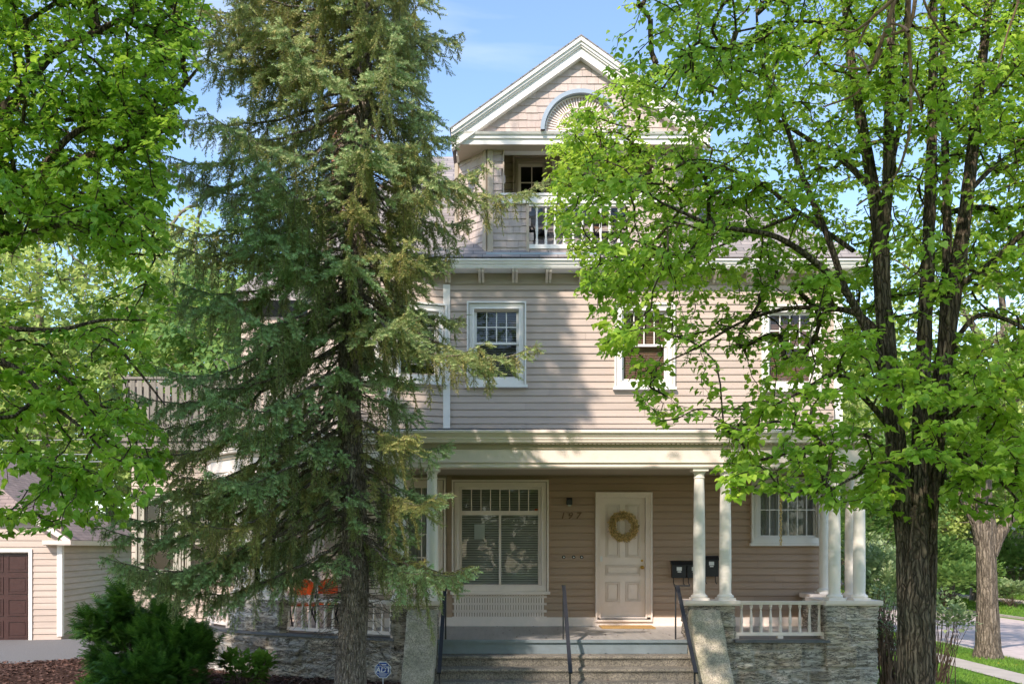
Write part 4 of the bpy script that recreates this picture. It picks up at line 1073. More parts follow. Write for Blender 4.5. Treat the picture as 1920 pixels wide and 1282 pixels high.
def chair(name, loc, rot, frame_m, back_m, label, rounded=True, group=None):
    t = thing(name, loc, label, 'chair', group); L = Vector(loc)
    t.rotation_euler = (0, 0, rot)
    q = MB()
    if rounded:
        pts = [(math.cos(a)*.17, .74+math.sin(a)*.12) for a in np.linspace(0, math.pi, 14)]; pts = pts + [(-.17, .60), (.17, .60)]
        q.frame((0, .2), (1, 0)); q.slab(pts, -.02, .02)
    else:
        q.frame((0, .2), (1, 0)); q.box(-.21, .21, -.012, .012, .78, .88); q.box(-.21, .21, -.012, .012, .62, .68)
    q.obj('backrest', M[back_m], t, base=(0, 0, 0))
    q = MB(); q.box(-.22, .22, -.22, .2, .43, .46); q.obj('seat', M[back_m if rounded else frame_m], t, base=(0, 0, 0))
    for sx in (-1, 1):
        q = MB(); q.bar((sx*.22, .22, .86 if not rounded else .6), (sx*.22, -.22, 0), .014, 6); q.obj('leg', M[frame_m], t, base=(0, 0, 0))
        q = MB(); q.bar((sx*.20, -.2, .45), (sx*.20, .26, 0), .014, 6); q.obj('leg', M[frame_m], t, base=(0, 0, 0))
    return t
chair('patio_chair', (X1(567)*15.3/16.5-.02, 15.45, fl), .1, 'black', 'orange', 'orange round-backed patio chair on the left of the pair behind the balustrade', group='orange patio chairs')
chair('patio_chair', (X1(598)*15.3/16.5+.0, 15.75, fl), -.15, 'black', 'orange', 'orange round-backed patio chair nearest the spruce trunk', group='orange patio chairs')
chair('folding_chair', (.62, 16.75, 7.26), 1.2, 'black', 'black', 'black folding chair at the left end of the dormer balcony', rounded=False)
chair('wooden_chair', (1.92, 16.85, 7.26), .3, 'black', 'wood', 'slatted wooden chair at the right of the dormer balcony', rounded=False)

n = 170; lx = rng.uniform(-.9, 2.8, n); ly = rng.uniform(12.6, 16.3, n); lz = np.where(ly > 14.03, .645, np.where(ly > 13.74, .437, np.where(ly > 13.44, .285, np.where(ly > 13.14, .13, -.025))))
LIT = (np.stack([lx, ly, lz+.006], -1), rng.uniform(0, 6.28, n), rng.uniform(.02, .045, n))
# security sign
sx, sz, sy = (718-VX)*13.4/FPX, CZ+(HY-1255)*13.4/FPX, 13.4
t = thing('yard_sign', (sx, sy, -.05), 'blue octagonal security yard sign lettered ADT in the mulch', 'sign')
def octo(r): return [(sx+r*math.cos(math.pi/8+k*math.pi/4), sz+r*math.sin(math.pi/8+k*math.pi/4)) for k in range(8)]
q = MB((0, sy), (1, 0)); q.slab(octo(.128), -.006, 0); q.obj('sign_panel', M['sign_white'], t)
q = MB((0, sy), (1, 0)); q.slab(octo(.116), .0015, .003); q.obj('sign_face', M['sign_blue'], t)
q = MB((0, sy), (1, 0)); q.box(sx-.092, sx+.092, .004, .0045, sz+.047, sz+.053).box(sx-.092, sx+.092, .004, .0045, sz-.053, sz-.047).box(sx-.092, sx-.086, .004, .0045, sz-.047, sz+.047).box(sx+.086, sx+.092, .004, .0045, sz-.047, sz+.047)
q.box(sx-.05, sx+.05, .004, .0045, sz+.068, sz+.083).box(sx-.06, sx+.06, .004, .0045, sz-.075, sz-.066).box(sx-.04, sx+.04, .004, .0045, sz-.092, sz-.084)
q.obj('sign_border', M['sign_white'], t)
me = text_mesh('ADT', .105, .001, .15, .003); o = mesh_obj('lettering', me, M['sign_white'], t, Vector((sx, sy-.006, sz-.003))-BASE[t]); o.rotation_euler = (R(90), 0, 0)
MB().bar((sx, sy+.008, sz-.11), (sx, sy+.008, -.15), .008, 8).obj('stake', M['sign_white'], t)

# ================================================================== garage
G0 = (-10.62, 22.3); ga = R(9)
gu = (math.cos(ga), math.sin(ga)*1.0)   # along front, rightwards & slightly away
gu = (math.cos(R(7)), math.sin(R(7))); gb = (-math.sin(R(7)), math.cos(R(7)))
GT = thing('garage', (G0[0]-3*gu[0], G0[1]-3*gu[1], -.2), 'low taupe clapboard garage with dark red-brown overhead door, left of the house', 'garage')
q = MB(G0, gu); gop = [(-5.2, -.70, -.3, 1.93)]
clap(q, -6, 0, -.2, 2.75, gop, e=.15); backing(q, -6, 0, -.3, 2.75, gop)
q.slab([(-6, 2.1), (0, 2.1), (-.75, 2.72), (-5.25, 2.72)], -.02, 0)
q.frame(G0, gb, n=gu); clap(q, 0, 6.5, -.05, 2.2, e=.15, proud=.035); backing(q, 0, 6.5, -.3, 2.3)
q.obj('garage_wall', M['siding'], GT)
q = MB(G0, gu); q.box(-.03, .03, .0, .045, -.1, 2.18).box(-.09, -.03, 0, .04, -.1, 2.18); q.frame(G0, gb, n=gu); q.box(-.02, .07, .0, .04, -.1, 2.18); q.obj('corner_board', M['white'], GT)
q = MB(G0, gu); q.box(-.74, -.66, 0, .045, -.18, 1.93).box(-5.28, -5.2, 0, .045, -.18, 1.93).box(-5.28, -.66, 0, .047, 1.93, 2.0); q.obj('garage_door_frame', M['white'], GT)
q = MB(G0, gu); q.box(-5.2, -.74, -.1, -.06, -.18, 1.93); gd = q.obj('garage_door', M['brown_door'], GT); q = MB(G0, gu)
for r_ in range(4):
    for c_ in range(8):
        a0 = -5.2+.05+c_*.557; zz0 = -.18+.05+r_*.527
        w_, h_ = .46, .41; q.box(a0, a0+w_, -.06, -.045, zz0, zz0+.03).box(a0, a0+w_, -.06, -.045, zz0+h_-.03, zz0+h_).box(a0, a0+.03, -.06, -.045, zz0+.03, zz0+h_-.03).box(a0+w_-.03, a0+w_, -.06, -.045, zz0+.03, zz0+h_-.03)
        q.box(a0+.06, a0+w_-.06, -.06, -.05, zz0+.06, zz0+h_-.06)
q.obj('raised_panel', M['brown_door'], gd)
q = MB(G0, gu); ov = .25
def GL(a, d, z): return q.T(a, d, z)
e0 = 2.22; hz = 2.85; ha = .68; rz = 4.5
# right slope, left slope, front clip
A = [( .28, ov, e0), (.28, -6.8, e0), (-3, -5.4, rz), (-3, -1.5, rz), (-ha, ov, hz+.05)]
q.poly(A); q.poly([(-6-a_, d_, z_) if True else 0 for a_, d_, z_ in A]); q.poly([(-ha, ov, hz+.05), (-3, -1.5, rz), (-6+ha, ov, hz+.05)])
q.poly([(.28, -6.8, e0), (-6.28, -6.8, e0), (-3, -5.4, rz)])
q.obj('roof', M['garage_roof'], GT, recalc=False)
q = MB(G0, gu); q.prism([(ov-.03, e0-.11), (ov+.015, e0-.11), (ov+.03, e0-.01), (ov-.03, e0-.01)], -.35, .30)
q.prism([(0, e0-.13), (ov-.03, e0-.13), (ov-.03, e0-.1), (0, e0-.1)], -.35, .3)
q.slab([(-ha, hz+.04), (.28, e0), (.28, e0-.12), (-ha-.05, hz-.10)], ov-.03, ov+.01); q.slab([(-ha, hz+.04), (-5.3, hz+.04), (-5.3, hz-.1), (-ha-.05, hz-.1)], ov-.03, ov+.012)
q.frame(G0, gb, n=gu); q.prism([(0, e0-.13), (.28, e0-.13), (.31, e0-.01), (.25, e0-.01), (.0, e0-.1)], -ov, 6.8)
q.obj('eave_board', M['cream'], GT)

# ================================================================== ground
def gz(x, y):
    x = np.asarray(x, dtype=float); y = np.asarray(y, dtype=float)
    z = np.interp(x, [-60, -12, -7, -2, 6.0, 7.5, 9.6, 12.9, 16.2, 16.3, 25.9, 26.0, 31, 35, 40, 60, 200], [0, -.22, -.18, -.08, -.12, -.45, -.95, -1.42, -1.48, -1.62, -1.62, -1.48, -1.25, .0, .5, 1.0, 1.5])
    z = z - .12*np.clip((14-y)/6, 0, 1)*(x < 8)
    return z
xs = np.unique(np.concatenate([np.linspace(-400, -30, 12), np.linspace(-30, 45, 301), np.linspace(45, 400, 12)])); ys = np.unique(np.concatenate([np.linspace(-60, 5, 10), np.linspace(5, 60, 90), np.linspace(60, 900, 15)]))
Xg, Yg = np.meshgrid(xs, ys, indexing='ij'); Zg = gz(Xg, Yg) + .03*(fbm(np.stack([Xg*.5, Yg*.5, Xg*0], -1), 2)-.5)*((Xg < 16) | (Xg > 26.2)) 
idx = np.arange(Xg.size).reshape(Xg.shape); F = np.stack([idx[:-1, :-1], idx[1:, :-1], idx[1:, 1:], idx[:-1, 1:]], -1).reshape(-1, 4)
o = mesh_obj('ground', np_mesh('ground', np.stack([Xg, Yg, Zg], -1).reshape(-1, 3), F, smooth=True), M['lawn']); tag(o, 'green lawn around the house', kind='structure')
def sheet(name, x0, x1, y0, y1, dz, mat, label, nx=8, ny=60, zf=gz):
    X, Y = np.meshgrid(np.linspace(x0, x1, nx), np.linspace(y0, y1, ny), indexing='ij'); Z = zf(X, Y)+dz
    idx = np.arange(X.size).reshape(X.shape); F = np.stack([idx[:-1, :-1], idx[1:, :-1], idx[1:, 1:], idx[:-1, 1:]], -1).reshape(-1, 4)
    o = mesh_obj(name, np_mesh(name, np.stack([X, Y, Z], -1).reshape(-1, 3), F), mat); tag(o, label, kind='structure'); return o
sheet('road', 16.32, 25.88, 0, 400, .03, M['road'], 'sunlit worn side street', zf=lambda x, y: x*0-1.62)
sheet('sidewalk', 13.1, 14.15, 5, 120, .04, M['sidewalk'], 'pale concrete sidewalk between lawn and street tree', zf=lambda x, y: x*0-1.43)
sheet('far_sidewalk', 30.0, 31.2, 0, 160, .05, M['sidewalk'], 'sidewalk on the far side of the street', zf=gz)
q = MB(); q.box(16.17, 16.32, 0, 300, -1.75, -1.44); q.box(25.88, 26.03, 0, 300, -1.75, -1.44); tag(q.obj('kerb', M['curb']), 'stone kerb along both sides of the street', kind='structure')
# driveway
sheet('driveway', -30, -7.3, 17.2, 22.4, .035, M['driveway'], 'grey gravelly driveway in front of the garage', 12, 12)
# mulch bed polygon following the porch
def bed_z(x, y): return gz(x, y)+.05
bx, by = np.meshgrid(np.linspace(-14, -1.3, 80), np.linspace(9.5, 18.6, 70), indexing='ij')
edge_y = np.interp(bx, [-14, -9, -7.6, -7.1, -5.6, -4.4, -3, -1.8], [17.15, 17.5, 18.4, 18.5, 17.6, 15.7, 14.75, 14.2]); by2 = 9.5+(by-9.5)/(18.6-9.5)*(edge_y-9.5)
bzv = bed_z(bx, by2)+.05*(fbm(np.stack([bx*1.5, by2*1.5, bx*0], -1), 3)-.3)
idx = np.arange(bx.size).reshape(bx.shape); F = np.stack([idx[:-1, :-1], idx[1:, :-1], idx[1:, 1:], idx[:-1, 1:]], -1).reshape(-1, 4)
o = mesh_obj('flower_bed', np_mesh('flower_bed', np.stack([bx, by2, bzv], -1).reshape(-1, 3), F, smooth=True), M['mulch']); tag(o, 'dark red-brown mulch bed along the porch', kind='structure')
# mulch chips and fallen leaves
def frames_from(d, nrm):
    d = d/np.linalg.norm(d, axis=1, keepdims=True); x = np.cross(d, nrm); x /= np.maximum(1e-6, np.linalg.norm(x, axis=1, keepdims=True)); n = np.cross(x, d); return x, d, n
def scatter(name, tv, tf, pos, d, nrm, size, mat, parent=None, attr=None, smooth=False, width=None):
    """place template (tv: x,y(along d),z) at every pos"""
    x, y, n = frames_from(d, nrm); size = np.asarray(size)[:, None, None] if np.ndim(size) else size
    w = 1 if width is None else np.asarray(width)[:, None, None]
    V = pos[:, None, :] + size*(x[:, None, :]*(tv[None, :, 0:1]*w) + y[:, None, :]*tv[None, :, 1:2] + n[:, None, :]*tv[None, :, 2:3])
    N, k = len(pos), len(tv); Fc = (tf[None] + (np.arange(N)*k)[:, None, None]).reshape(-1, tf.shape[1])
    b = np.array(root_base(parent)) if parent is not None else 0
    at = None if attr is None else {a: np.repeat(v, k) if np.ndim(v) == 1 else v.ravel() for a, v in attr.items()}
    return mesh_obj(name, np_mesh(name, V.reshape(-1, 3)-b, Fc, smooth, at), mat, parent)
def rdir(n, zmin=-1, zmax=1, r=rng):
    z = r.uniform(zmin, zmax, n); a = r.uniform(0, 2*np.pi, n); s = np.sqrt(1-z*z); return np.stack([s*np.cos(a), s*np.sin(a), z], -1)
quad_v = np.array([(-.5, 0, 0), (.5, 0, 0), (.45, 1, 0), (-.4, 1, .05)]); quad_f = np.array([(0, 1, 2, 3)])
n = 14000; x = rng.uniform(-13, -1.5, n); t_ = rng.uniform(0, 1, n)**.6
ey = np.interp(x, [-14, -9, -7.6, -7.1, -5.6, -4.4, -3, -1.8], [17.15, 17.5, 18.4, 18.5, 17.6, 15.7, 14.75, 14.2]); y = 12+(ey-12)*t_
pos = np.stack([x, y, bed_z(x, y)+.015+rng.uniform(0, .03, n)], -1); dd = rdir(n, -.25, .25)
o = scatter('mulch_chips', quad_v, quad_f, pos, dd, rdir(n, .3, 1), rng.uniform(.025, .07, n), M['chips'], width=rng.uniform(.2, .6, n)); tag(o, 'loose mulch chips and dead leaves on the bed', 'mulch', kind='stuff')
n = len(LIT[1]); o = scatter('fallen_leaves', quad_v, quad_f, LIT[0], np.stack([np.cos(LIT[1]), np.sin(LIT[1]), LIT[1]*0+.1], -1), np.tile([[0, 0, 1.]], (n, 1)), LIT[2], M['chips'], width=rng.uniform(.4, .8, n)); tag(o, 'small dry leaf litter on the porch floor and steps', 'leaf litter', kind='stuff')
# grass
blade_v = np.array([(-.09, 0, 0), (.09, 0, 0), (.05, .6, .08), (0, 1, .25)]); blade_f = np.array([(0, 1, 2), (0, 2, 3)])
def grass(name, x0, x1, y0, y1, n, h, label, avoid=None):
    x = rng.uniform(x0, x1, n); y = y0+(y1-y0)*rng.uniform(0, 1, n)**1.3
    keep = np.ones(n, bool)
    if avoid is not None: keep = ~avoid(x, y)
    x, y = x[keep], y[keep]; pos = np.stack([x, y, gz(x, y)-.005], -1); d = rdir(len(x), .5, 1)
    o = scatter(name, blade_v, blade_f, pos, d, rdir(len(x)), rng.uniform(.5, 1.2, len(x))*h*(1+.03*(y-8)), M['grass']); tag(o, label, 'grass', kind='stuff')
grass('grass', 5.8, 13.1, 7, 30, 60000, .07, 'short lawn grass right of the porch')
grass('grass', 14.15, 16.15, 10, 60, 40000, .07, 'grass of the verge around the street tree')
grass('grass', 26.1, 38, 20, 90, 60000, .10, 'grass bank across the street', lambda x, y: (x > 30) & (x < 31.2))
n = 70; x = np.concatenate([rng.uniform(14.2, 16.1, 50), rng.uniform(8, 13, 20)]); y = rng.uniform(16, 34, n); pos = np.stack([x, y, gz(x, y)+.06], -1)
M['dandelion'] = pmat('dandelion_yellow', (.75, .5, .03), .1)
o = scatter('dandelion_flowers', np.array([(-.5, -.5, 0), (.5, -.5, 0), (.6, .5, 0), (-.5, .5, 0)]), quad_f, pos, rdir(n, -.2, .2), np.tile([[0, 0, 1.]], (n, 1)), .04, M['dandelion']); tag(o, 'yellow dandelions dotted in the grass', 'dandelions', kind='stuff')
q = MB(); ptz = [(-7.0, 13.0), (-6.7, 13.5), (-6.2, 13.9), (-5.6, 14.1)]
q.sweep(ptz, [(-.015, -.25), (.015, -.25), (.015, -.02), (-.015, -.02)]); o = q.obj('garden_edging', M['black'], None, base=(-7.2, 14.7, -.1)); tag(o, 'thin dark garden edging curving through the mulch', 'edging')

# ================================================================== TREES
def tube(path, radii, sides=10, bark=0.0, seed=0, step=.08, flare=0):
    pts = np.array([tuple(p) for p in path], float); L = np.r_[0, np.cumsum(np.linalg.norm(np.diff(pts, axis=0), axis=1))]
    n = max(2, int(L[-1]/step)+1); s = np.linspace(0, L[-1], n)
    # Catmull-like smoothing through cubic interpolation
    P_ = np.stack([smooth_interp(s, L, pts[:, k]) for k in range(3)], -1); r = np.interp(s, L, radii)
    T = np.gradient(P_, axis=0); T /= np.linalg.norm(T, axis=1, keepdims=True)
    ref = np.array([0.03, 1., 0.02]) if abs(T[0][1]) < .8 else np.array([1., 0, 0])
    A = np.cross(T, ref); A /= np.linalg.norm(A, axis=1, keepdims=True); B = np.cross(T, A)
    th = np.linspace(0, 2*np.pi, sides, endpoint=False); c, s_ = np.cos(th), np.sin(th)
    rr = np.repeat(r[:, None], sides, 1)
    if bark:
        q3 = np.stack([np.cos(th)[None, :]*3.2+0*s[:, None], np.sin(th)[None, :]*3.2+0*s[:, None], s[:, None]*1.2+0*th[None, :]], -1)
        a = fbm(q3*2.2+seed, 3, seed); b2 = fbm(q3*np.array([7, 7, 5.0])*.8, 2, seed+5)
        rr = rr*(1+(a-.5)*.17*bark) + bark*.012*(b2-.5)*2*np.minimum(1, rr/.08)
    V = P_[:, None, :] + rr[..., None]*(A[:, None, :]*c[None, :, None] + B[:, None, :]*s_[None, :, None])
    idx = np.arange(n*sides).reshape(n, sides); nx = np.roll(idx, -1, 1)
    F = np.stack([idx[:-1], nx[:-1], nx[1:], idx[1:]], -1).reshape(-1, 4)
    return V.reshape(-1, 3), F
def smooth_interp(s, L, y):
    # monotone-ish cubic hermite
    m = np.gradient(y, L) if len(L) > 2 else np.full(len(L), (y[-1]-y[0])/(L[-1]-L[0]))
    k = np.clip(np.searchsorted(L, s, side='right')-1, 0, len(L)-2); h = L[k+1]-L[k]; t = (s-L[k])/h
    return (2*t**3-3*t**2+1)*y[k] + (t**3-2*t**2+t)*h*m[k] + (-2*t**3+3*t**2)*y[k+1] + (t**3-t**2)*h*m[k+1]
def join(parts):
    Vs, Fs, o = [], [], 0
    for V, F in parts: Vs.append(V); Fs.append(F+o); o += len(V)
    return np.concatenate(Vs), np.concatenate(Fs)
def segs_mesh(p, q, r0, r1, sides=4):
    d = q-p; L = np.linalg.norm(d, axis=1, keepdims=True); d = d/np.maximum(L, 1e-6)
    ref = np.where(np.abs(d[:, 2:3]) > .9, np.array([[1., 0, 0]]), np.array([[0, 0, 1.]])); a = np.cross(d, ref); a /= np.linalg.norm(a, axis=1, keepdims=True); b = np.cross(d, a)
    th = np.linspace(0, 2*np.pi, sides, endpoint=False); off = a[:, None, :]*np.cos(th)[None, :, None]+b[:, None, :]*np.sin(th)[None, :, None]
    V = np.concatenate([p[:, None]+off*r0[:, None, None], q[:, None]+off*r1[:, None, None]], 1)
    k = np.arange(sides); kn = (k+1) % sides; F = np.stack([k, kn, kn+sides, k+sides], -1)
    F = (F[None]+(np.arange(len(p))*2*sides)[:, None, None]).reshape(-1, 4); return V.reshape(-1, 3), F
def grow(limbs, tips, step=.22, seed=0, rmin=.003, rk=.0042, sag=.12, wig=.05, axis=None):
    """attach every tip to the nearest wood; returns nodes, parents, tip paths, radii"""
    r = np.random.default_rng(seed); cap = 200000
    pos = np.zeros((cap, 3)); par = np.full(cap, -1); nd = 0; isl = np.zeros(cap, bool); dr = np.zeros((cap, 3))
    for path in limbs:
        pts = np.array([tuple(p) for p in path], float); L = np.r_[0, np.cumsum(np.linalg.norm(np.diff(pts, axis=0), axis=1))]; n = int(L[-1]/.2)+2; s = np.linspace(L[-1]*.12, L[-1], n)
        Q = np.stack([smooth_interp(s, L, pts[:, k]) for k in range(3)], -1)
        pos[nd:nd+n] = Q; isl[nd:nd+n] = True; g = np.gradient(Q, axis=0); dr[nd:nd+n] = g/np.linalg.norm(g, axis=1, keepdims=True); nd += n
    n0 = nd
    d0 = np.array([np.min(np.linalg.norm(pos[:n0]-t, axis=1)) for t in tips]); order = np.argsort(d0); cnt = np.zeros(cap); paths = []
    for ti in order:
        t = tips[ti]; dv = t-pos[:nd]; ds = np.linalg.norm(dv, axis=1)+1e-6
        cosang = np.sum(dv*dr[:nd], 1)/ds
        cost = ds*(1.25-.35*cosang) + np.where(isl[:nd], .0, .0)
        b = int(np.argmin(cost)); D = ds[b]; n = max(2, int(D/step)+1)
        p0 = pos[b]; c = p0 + dr[b]*D*.35 + (t-p0)*.15 + np.array([0, 0, .10*D])
        prev = b; lst = [b]; c2 = None
        if axis is not None:
            o_ = t[:2]-np.array(axis); o_ = o_/(np.linalg.norm(o_)+1e-6); hv = np.array([o_[0], o_[1], .12])*.7+.3*(t-p0)/D; c1 = p0+dr[b]*D*.3+np.array([0, 0, .08*D]); c2 = t-hv*min(.75, .5*D)
        for k in range(1, n+1):
            u = k/n; q_ = ((1-u)**2*p0+2*u*(1-u)*c+u*u*t if c2 is None else (1-u)**3*p0+3*u*(1-u)**2*c1+3*u*u*(1-u)*c2+u**3*t) + r.normal(0, wig*step, 3)*(k < n)
            pos[nd] = q_; par[nd] = prev; v = q_-pos[prev]; dr[nd] = v/(np.linalg.norm(v)+1e-6); prev = nd; lst.append(nd); nd += 1
        paths.append(lst)
    for i in range(nd-1, n0-1, -1):
        cnt[i] += 0
    leaf_end = [p[-1] for p in paths]
    for e in leaf_end: cnt[e] += 1
    for i in range(nd-1, n0-1, -1):
        if par[i] >= n0: cnt[par[i]] += cnt[i]
        elif par[i] >= 0: cnt[par[i]] += cnt[i]*0
    rad = np.maximum(rmin, rk*np.sqrt(np.maximum(1, cnt)))
    ii = np.arange(n0, nd); pi = par[ii]; r0 = np.where(pi >= n0, rad[pi], rad[ii]*1.25)
    V, F = segs_mesh(pos[pi], pos[ii], r0, rad[ii], 4)
    return pos, paths, dr, (V, F)
leaf_v = np.array([(0, 0, 0), (-.38, .06, .07), (-.50, .36, .10), (-.27, .74, .05), (0, 1.06, -.16), (.27, .74, .05), (.50, .36, .10), (.38, .06, .07), (0, .42, -.02)])
leaf_f = np.array([(0, 8, 1), (1, 8, 2), (2, 8, 3), (3, 8, 4), (4, 8, 5), (5, 8, 6), (6, 8, 7), (7, 8, 0)])
leaf_fs_v = np.array([(0, 0, 0), (-.45, .35, .1), (0, 1.0, -.1), (.45, .35, .1)]); leaf_fs_f = np.array([(0, 2, 1), (0, 3, 2)])
def leaves_on(pos, paths, dr, per, size, back=.5, spread=.10, seed=0, droop=.55, flat=False):
    r = np.random.default_rng(seed); Pp, Dd, Nn = [], [], []
    for lst in paths:
        pts = pos[lst]; seg = np.linalg.norm(np.diff(pts, axis=0), axis=1); L = np.r_[0, np.cumsum(seg)]; n = per
        s = L[-1]-np.minimum(L[-1], back)*r.uniform(0, 1, n)**1.2
        Q = np.stack([np.interp(s, L, pts[:, k]) for k in range(3)], -1); d = pts[-1]-pts[-2]; d /= np.linalg.norm(d)+1e-9
        side = np.cross(d, [0, 0, 1.]); side /= np.linalg.norm(side)+1e-9; sg = np.where(np.arange(n) % 2 == 0, 1, -1)[:, None]
        dd = side*sg*r.uniform(.4, 1.1, (n, 1)) + d*r.uniform(.1, .9, (n, 1)) + np.array([0, 0, -1.])*r.uniform(0, 1.5*droop, (n, 1)) + r.normal(0, .3, (n, 3))
        if flat:
            tp = (.25+.75*(L[-1]-s)/max(.01, min(L[-1], back)))[:, None]
            Pp.append(Q + side*sg*r.uniform(.01, 1, (n, 1))*spread*1.6*tp + d*r.normal(0, .03, (n, 1)) + np.array([0, 0, 1.])*r.normal(-.012, .014, (n, 1)))
            dd = side*sg*r.uniform(.5, 1.0, (n, 1)) + d*r.uniform(.2, .9, (n, 1)) + np.array([0, 0, -1.])*r.uniform(.0, .9, (n, 1)) + r.normal(0, .18, (n, 3))
            Dd.append(dd); Nn.append(np.array([-SUN.x*.45, -SUN.y*.5, 1.0])+r.normal(0, .32, (n, 3))); continue
        Pp.append(Q + side*sg*spread*r.uniform(.1, 1, (n, 1)) + r.normal(0, spread*.5, (n, 3))); Dd.append(dd)
        Nn.append(np.array([-SUN.x*.6, -SUN.y*.6, .9])+r.normal(0, .42, (n, 3)))
    return np.concatenate(Pp), np.concatenate(Dd), np.concatenate(Nn)
def in_poly(px, py, poly):
    inside = np.zeros(len(px), bool); n = len(poly)
    for i in range(n):
        x1, y1 = poly[i]; x2, y2 = poly[(i+1) % n]; c = ((y1 > py) != (y2 > py)) & (px < (x2-x1)*(py-y1)/(y2-y1+1e-9)+x1); inside ^= c
    return inside
def sample_crown(poly, Y0, Y1, n, seed, clump=2.2, thr=.40, holes=()):
    """tips in the volume a silhouette polygon sweeps between two depths, clumped in space"""
    r = np.random.default_rng(seed); out = []; xs = [p[0] for p in poly]; ys = [p[1] for p in poly]
    while sum(len(o) for o in out) < n:
        px = r.uniform(min(xs), max(xs), 4000); py = r.uniform(min(ys), max(ys), 4000); Y = r.uniform(Y0, Y1, 4000)
        k = in_poly(px, py, poly)
        for (hx, hy, hr, pr) in holes: k &= ~((np.hypot(px-hx, py-hy) < hr) & (r.uniform(0, 1, 4000) < pr))
        X = (px-VX)*Y/FPX; Z = CZ+(HY-py)*Y/FPX; p = np.stack([X, Y, Z], -1)
        k &= (fbm(p*np.array([clump*.5, clump*.5, clump*1.7]), 2, seed) > thr+r.uniform(-.05, .05, 4000)); out.append(p[k])
    return np.concatenate(out)[:n]
def limb(pts): return [P(a, b_, c) for a, b_, c, *_ in pts]

# ---------------- right linden in front of the house
TY = 8.2
LR = thing('linden_tree', tuple(P(1714, 1534, TY)), 'tall multi-stemmed linden with fresh bright green leaves in front of the porch right end', 'tree')
stems = [
 [(1706, 1560, 8.2, .16), (1708, 1400, 8.2, .135), (1709, 1282, 8.2, .118), (1706, 1130, 8.2, .108), (1697, 980, 8.2, .086), (1682, 850, 8.2, .083), (1668, 700, 8.2, .077), (1655, 560, 8.2, .07), (1650, 440, 8.2, .066), (1628, 300, 8.3, .045), (1602, 150, 8.4, .038), (1585, 20, 8.5, .032), (1575, -200, 8.6, .02)],
 [(1720, 1560, 8.15, .16), (1720, 1400, 8.12, .135), (1720, 1282, 8.10, .118), (1720, 1130, 8.1, .105), (1722, 980, 8.15, .075), (1724, 850, 8.2, .07), (1732, 650, 8.3, .062), (1740, 480, 8.4, .055), (1746, 300, 8.5, .045), (1750, 100, 8.6, .036), (1752, -200, 8.8, .022)],
 [(1733, 1560, 8.3, .14), (1733, 1400, 8.3, .11), (1734, 1282, 8.3, .09), (1735, 1130, 8.3, .085), (1741, 980, 8.3, .075), (1752, 850, 8.3, .078), (1772, 660, 8.3, .072), (1792, 520, 8.3, .066), (1815, 360, 8.4, .055), (1832, 200, 8.5, .045), (1850, 40, 8.6, .036), (1870, -200, 8.7, .02)],
 [(1651, 470, 8.2, .055), (1662, 380, 8.15, .048), (1667, 220, 8.1, .042), (1670, 60, 8.1, .034), (1672, -160, 8.1, .02)],
 [(1754, 830, 8.3, .05), (1768, 640, 8.5, .045), (1776, 460, 8.6, .04), (1772, 280, 8.7, .034), (1768, 80, 8.8, .028), (1770, -160, 8.9, .015)],
 [(1668, 330, 8.15, .02), (1690, 210, 8.2, .028), (1700, 60, 8.2, .02), (1700, -150, 8.2, .012)]]
limbs = [
 [(1672, 730, 8.2, .04), (1620, 610, 8.1, .036), (1585, 545, 8.0, .034), (1536, 498, 7.9, .028), (1462, 447, 7.8, .024), (1330, 420, 7.7, .017), (1240, 380, 7.7, .010)],
 [(1586, 548, 8.0, .030), (1550, 440, 8.0, .027), (1510, 345, 8.1, .024), (1472, 230, 8.2, .019), (1430, 120, 8.3, .014), (1415, -40, 8.4, .008)],
 [(1664, 640, 8.2, .032), (1600, 585, 8.4, .028), (1540, 578, 8.6, .024), (1480, 578, 8.8, .02), (1400, 600, 9.0, .015), (1300, 655, 9.1, .010), (1200, 700, 9.2, .006)],
 [(1676, 810, 8.2, .028), (1620, 745, 8.0, .024), (1572, 702, 7.9, .019), (1500, 735, 7.8, .014), (1430, 770, 7.7, .008)],
 [(1680, 860, 8.2, .022), (1620, 815, 8.3, .018), (1540, 825, 8.5, .014), (1460, 880, 8.6, .010), (1390, 930, 8.7, .006)],
 [(1640, 360, 8.25, .03), (1580, 300, 8.5, .026), (1530, 270, 8.8, .022), (1440, 215, 9.2, .017), (1330, 160, 9.6, .012), (1230, 120, 9.9, .007)],
 [(1600, 470, 8.1, .022), (1500, 400, 8.6, .02), (1400, 330, 9.2, .016), (1290, 300, 9.7, .012), (1160, 270, 10.1, .007)],
 [(1500, 400, 8.6, .016), (1400, 440, 8.8, .013), (1300, 480, 9.0, .010), (1180, 500, 9.2, .006)],
 [(1792, 540, 8.3, .032), (1850, 500, 8.1, .028), (1930, 430, 7.9, .022), (2050, 380, 7.7, .012)],
 [(1775, 660, 8.3, .026), (1840, 590, 8.3, .022), (1930, 620, 8.2, .016), (2040, 700, 8.1, .008)],
 [(1760, 800, 8.3, .024), (1850, 730, 8.0, .02), (1960, 690, 7.8, .012)],
 [(1750, 880, 8.2, .02), (1790, 845, 8.0, .017), (1850, 880, 7.8, .013), (1930, 960, 7.6, .007)],
 [(1832, 210, 8.5, .026), (1900, 130, 8.6, .02), (2000, 20, 8.8, .012)],
 [(1668, 120, 8.1, .022), (1600, 60, 7.9, .018), (1500, 40, 7.7, .013), (1380, 60, 7.5, .007)],
 [(1815, 360, 8.4, .025), (1880, 300, 8.8, .02), (1980, 250, 9.2, .012)],
 [(1690, 900, 8.2, .018), (1640, 880, 7.7, .014), (1590, 900, 7.3, .010), (1540, 930, 7.0, .006)]]
parts = []
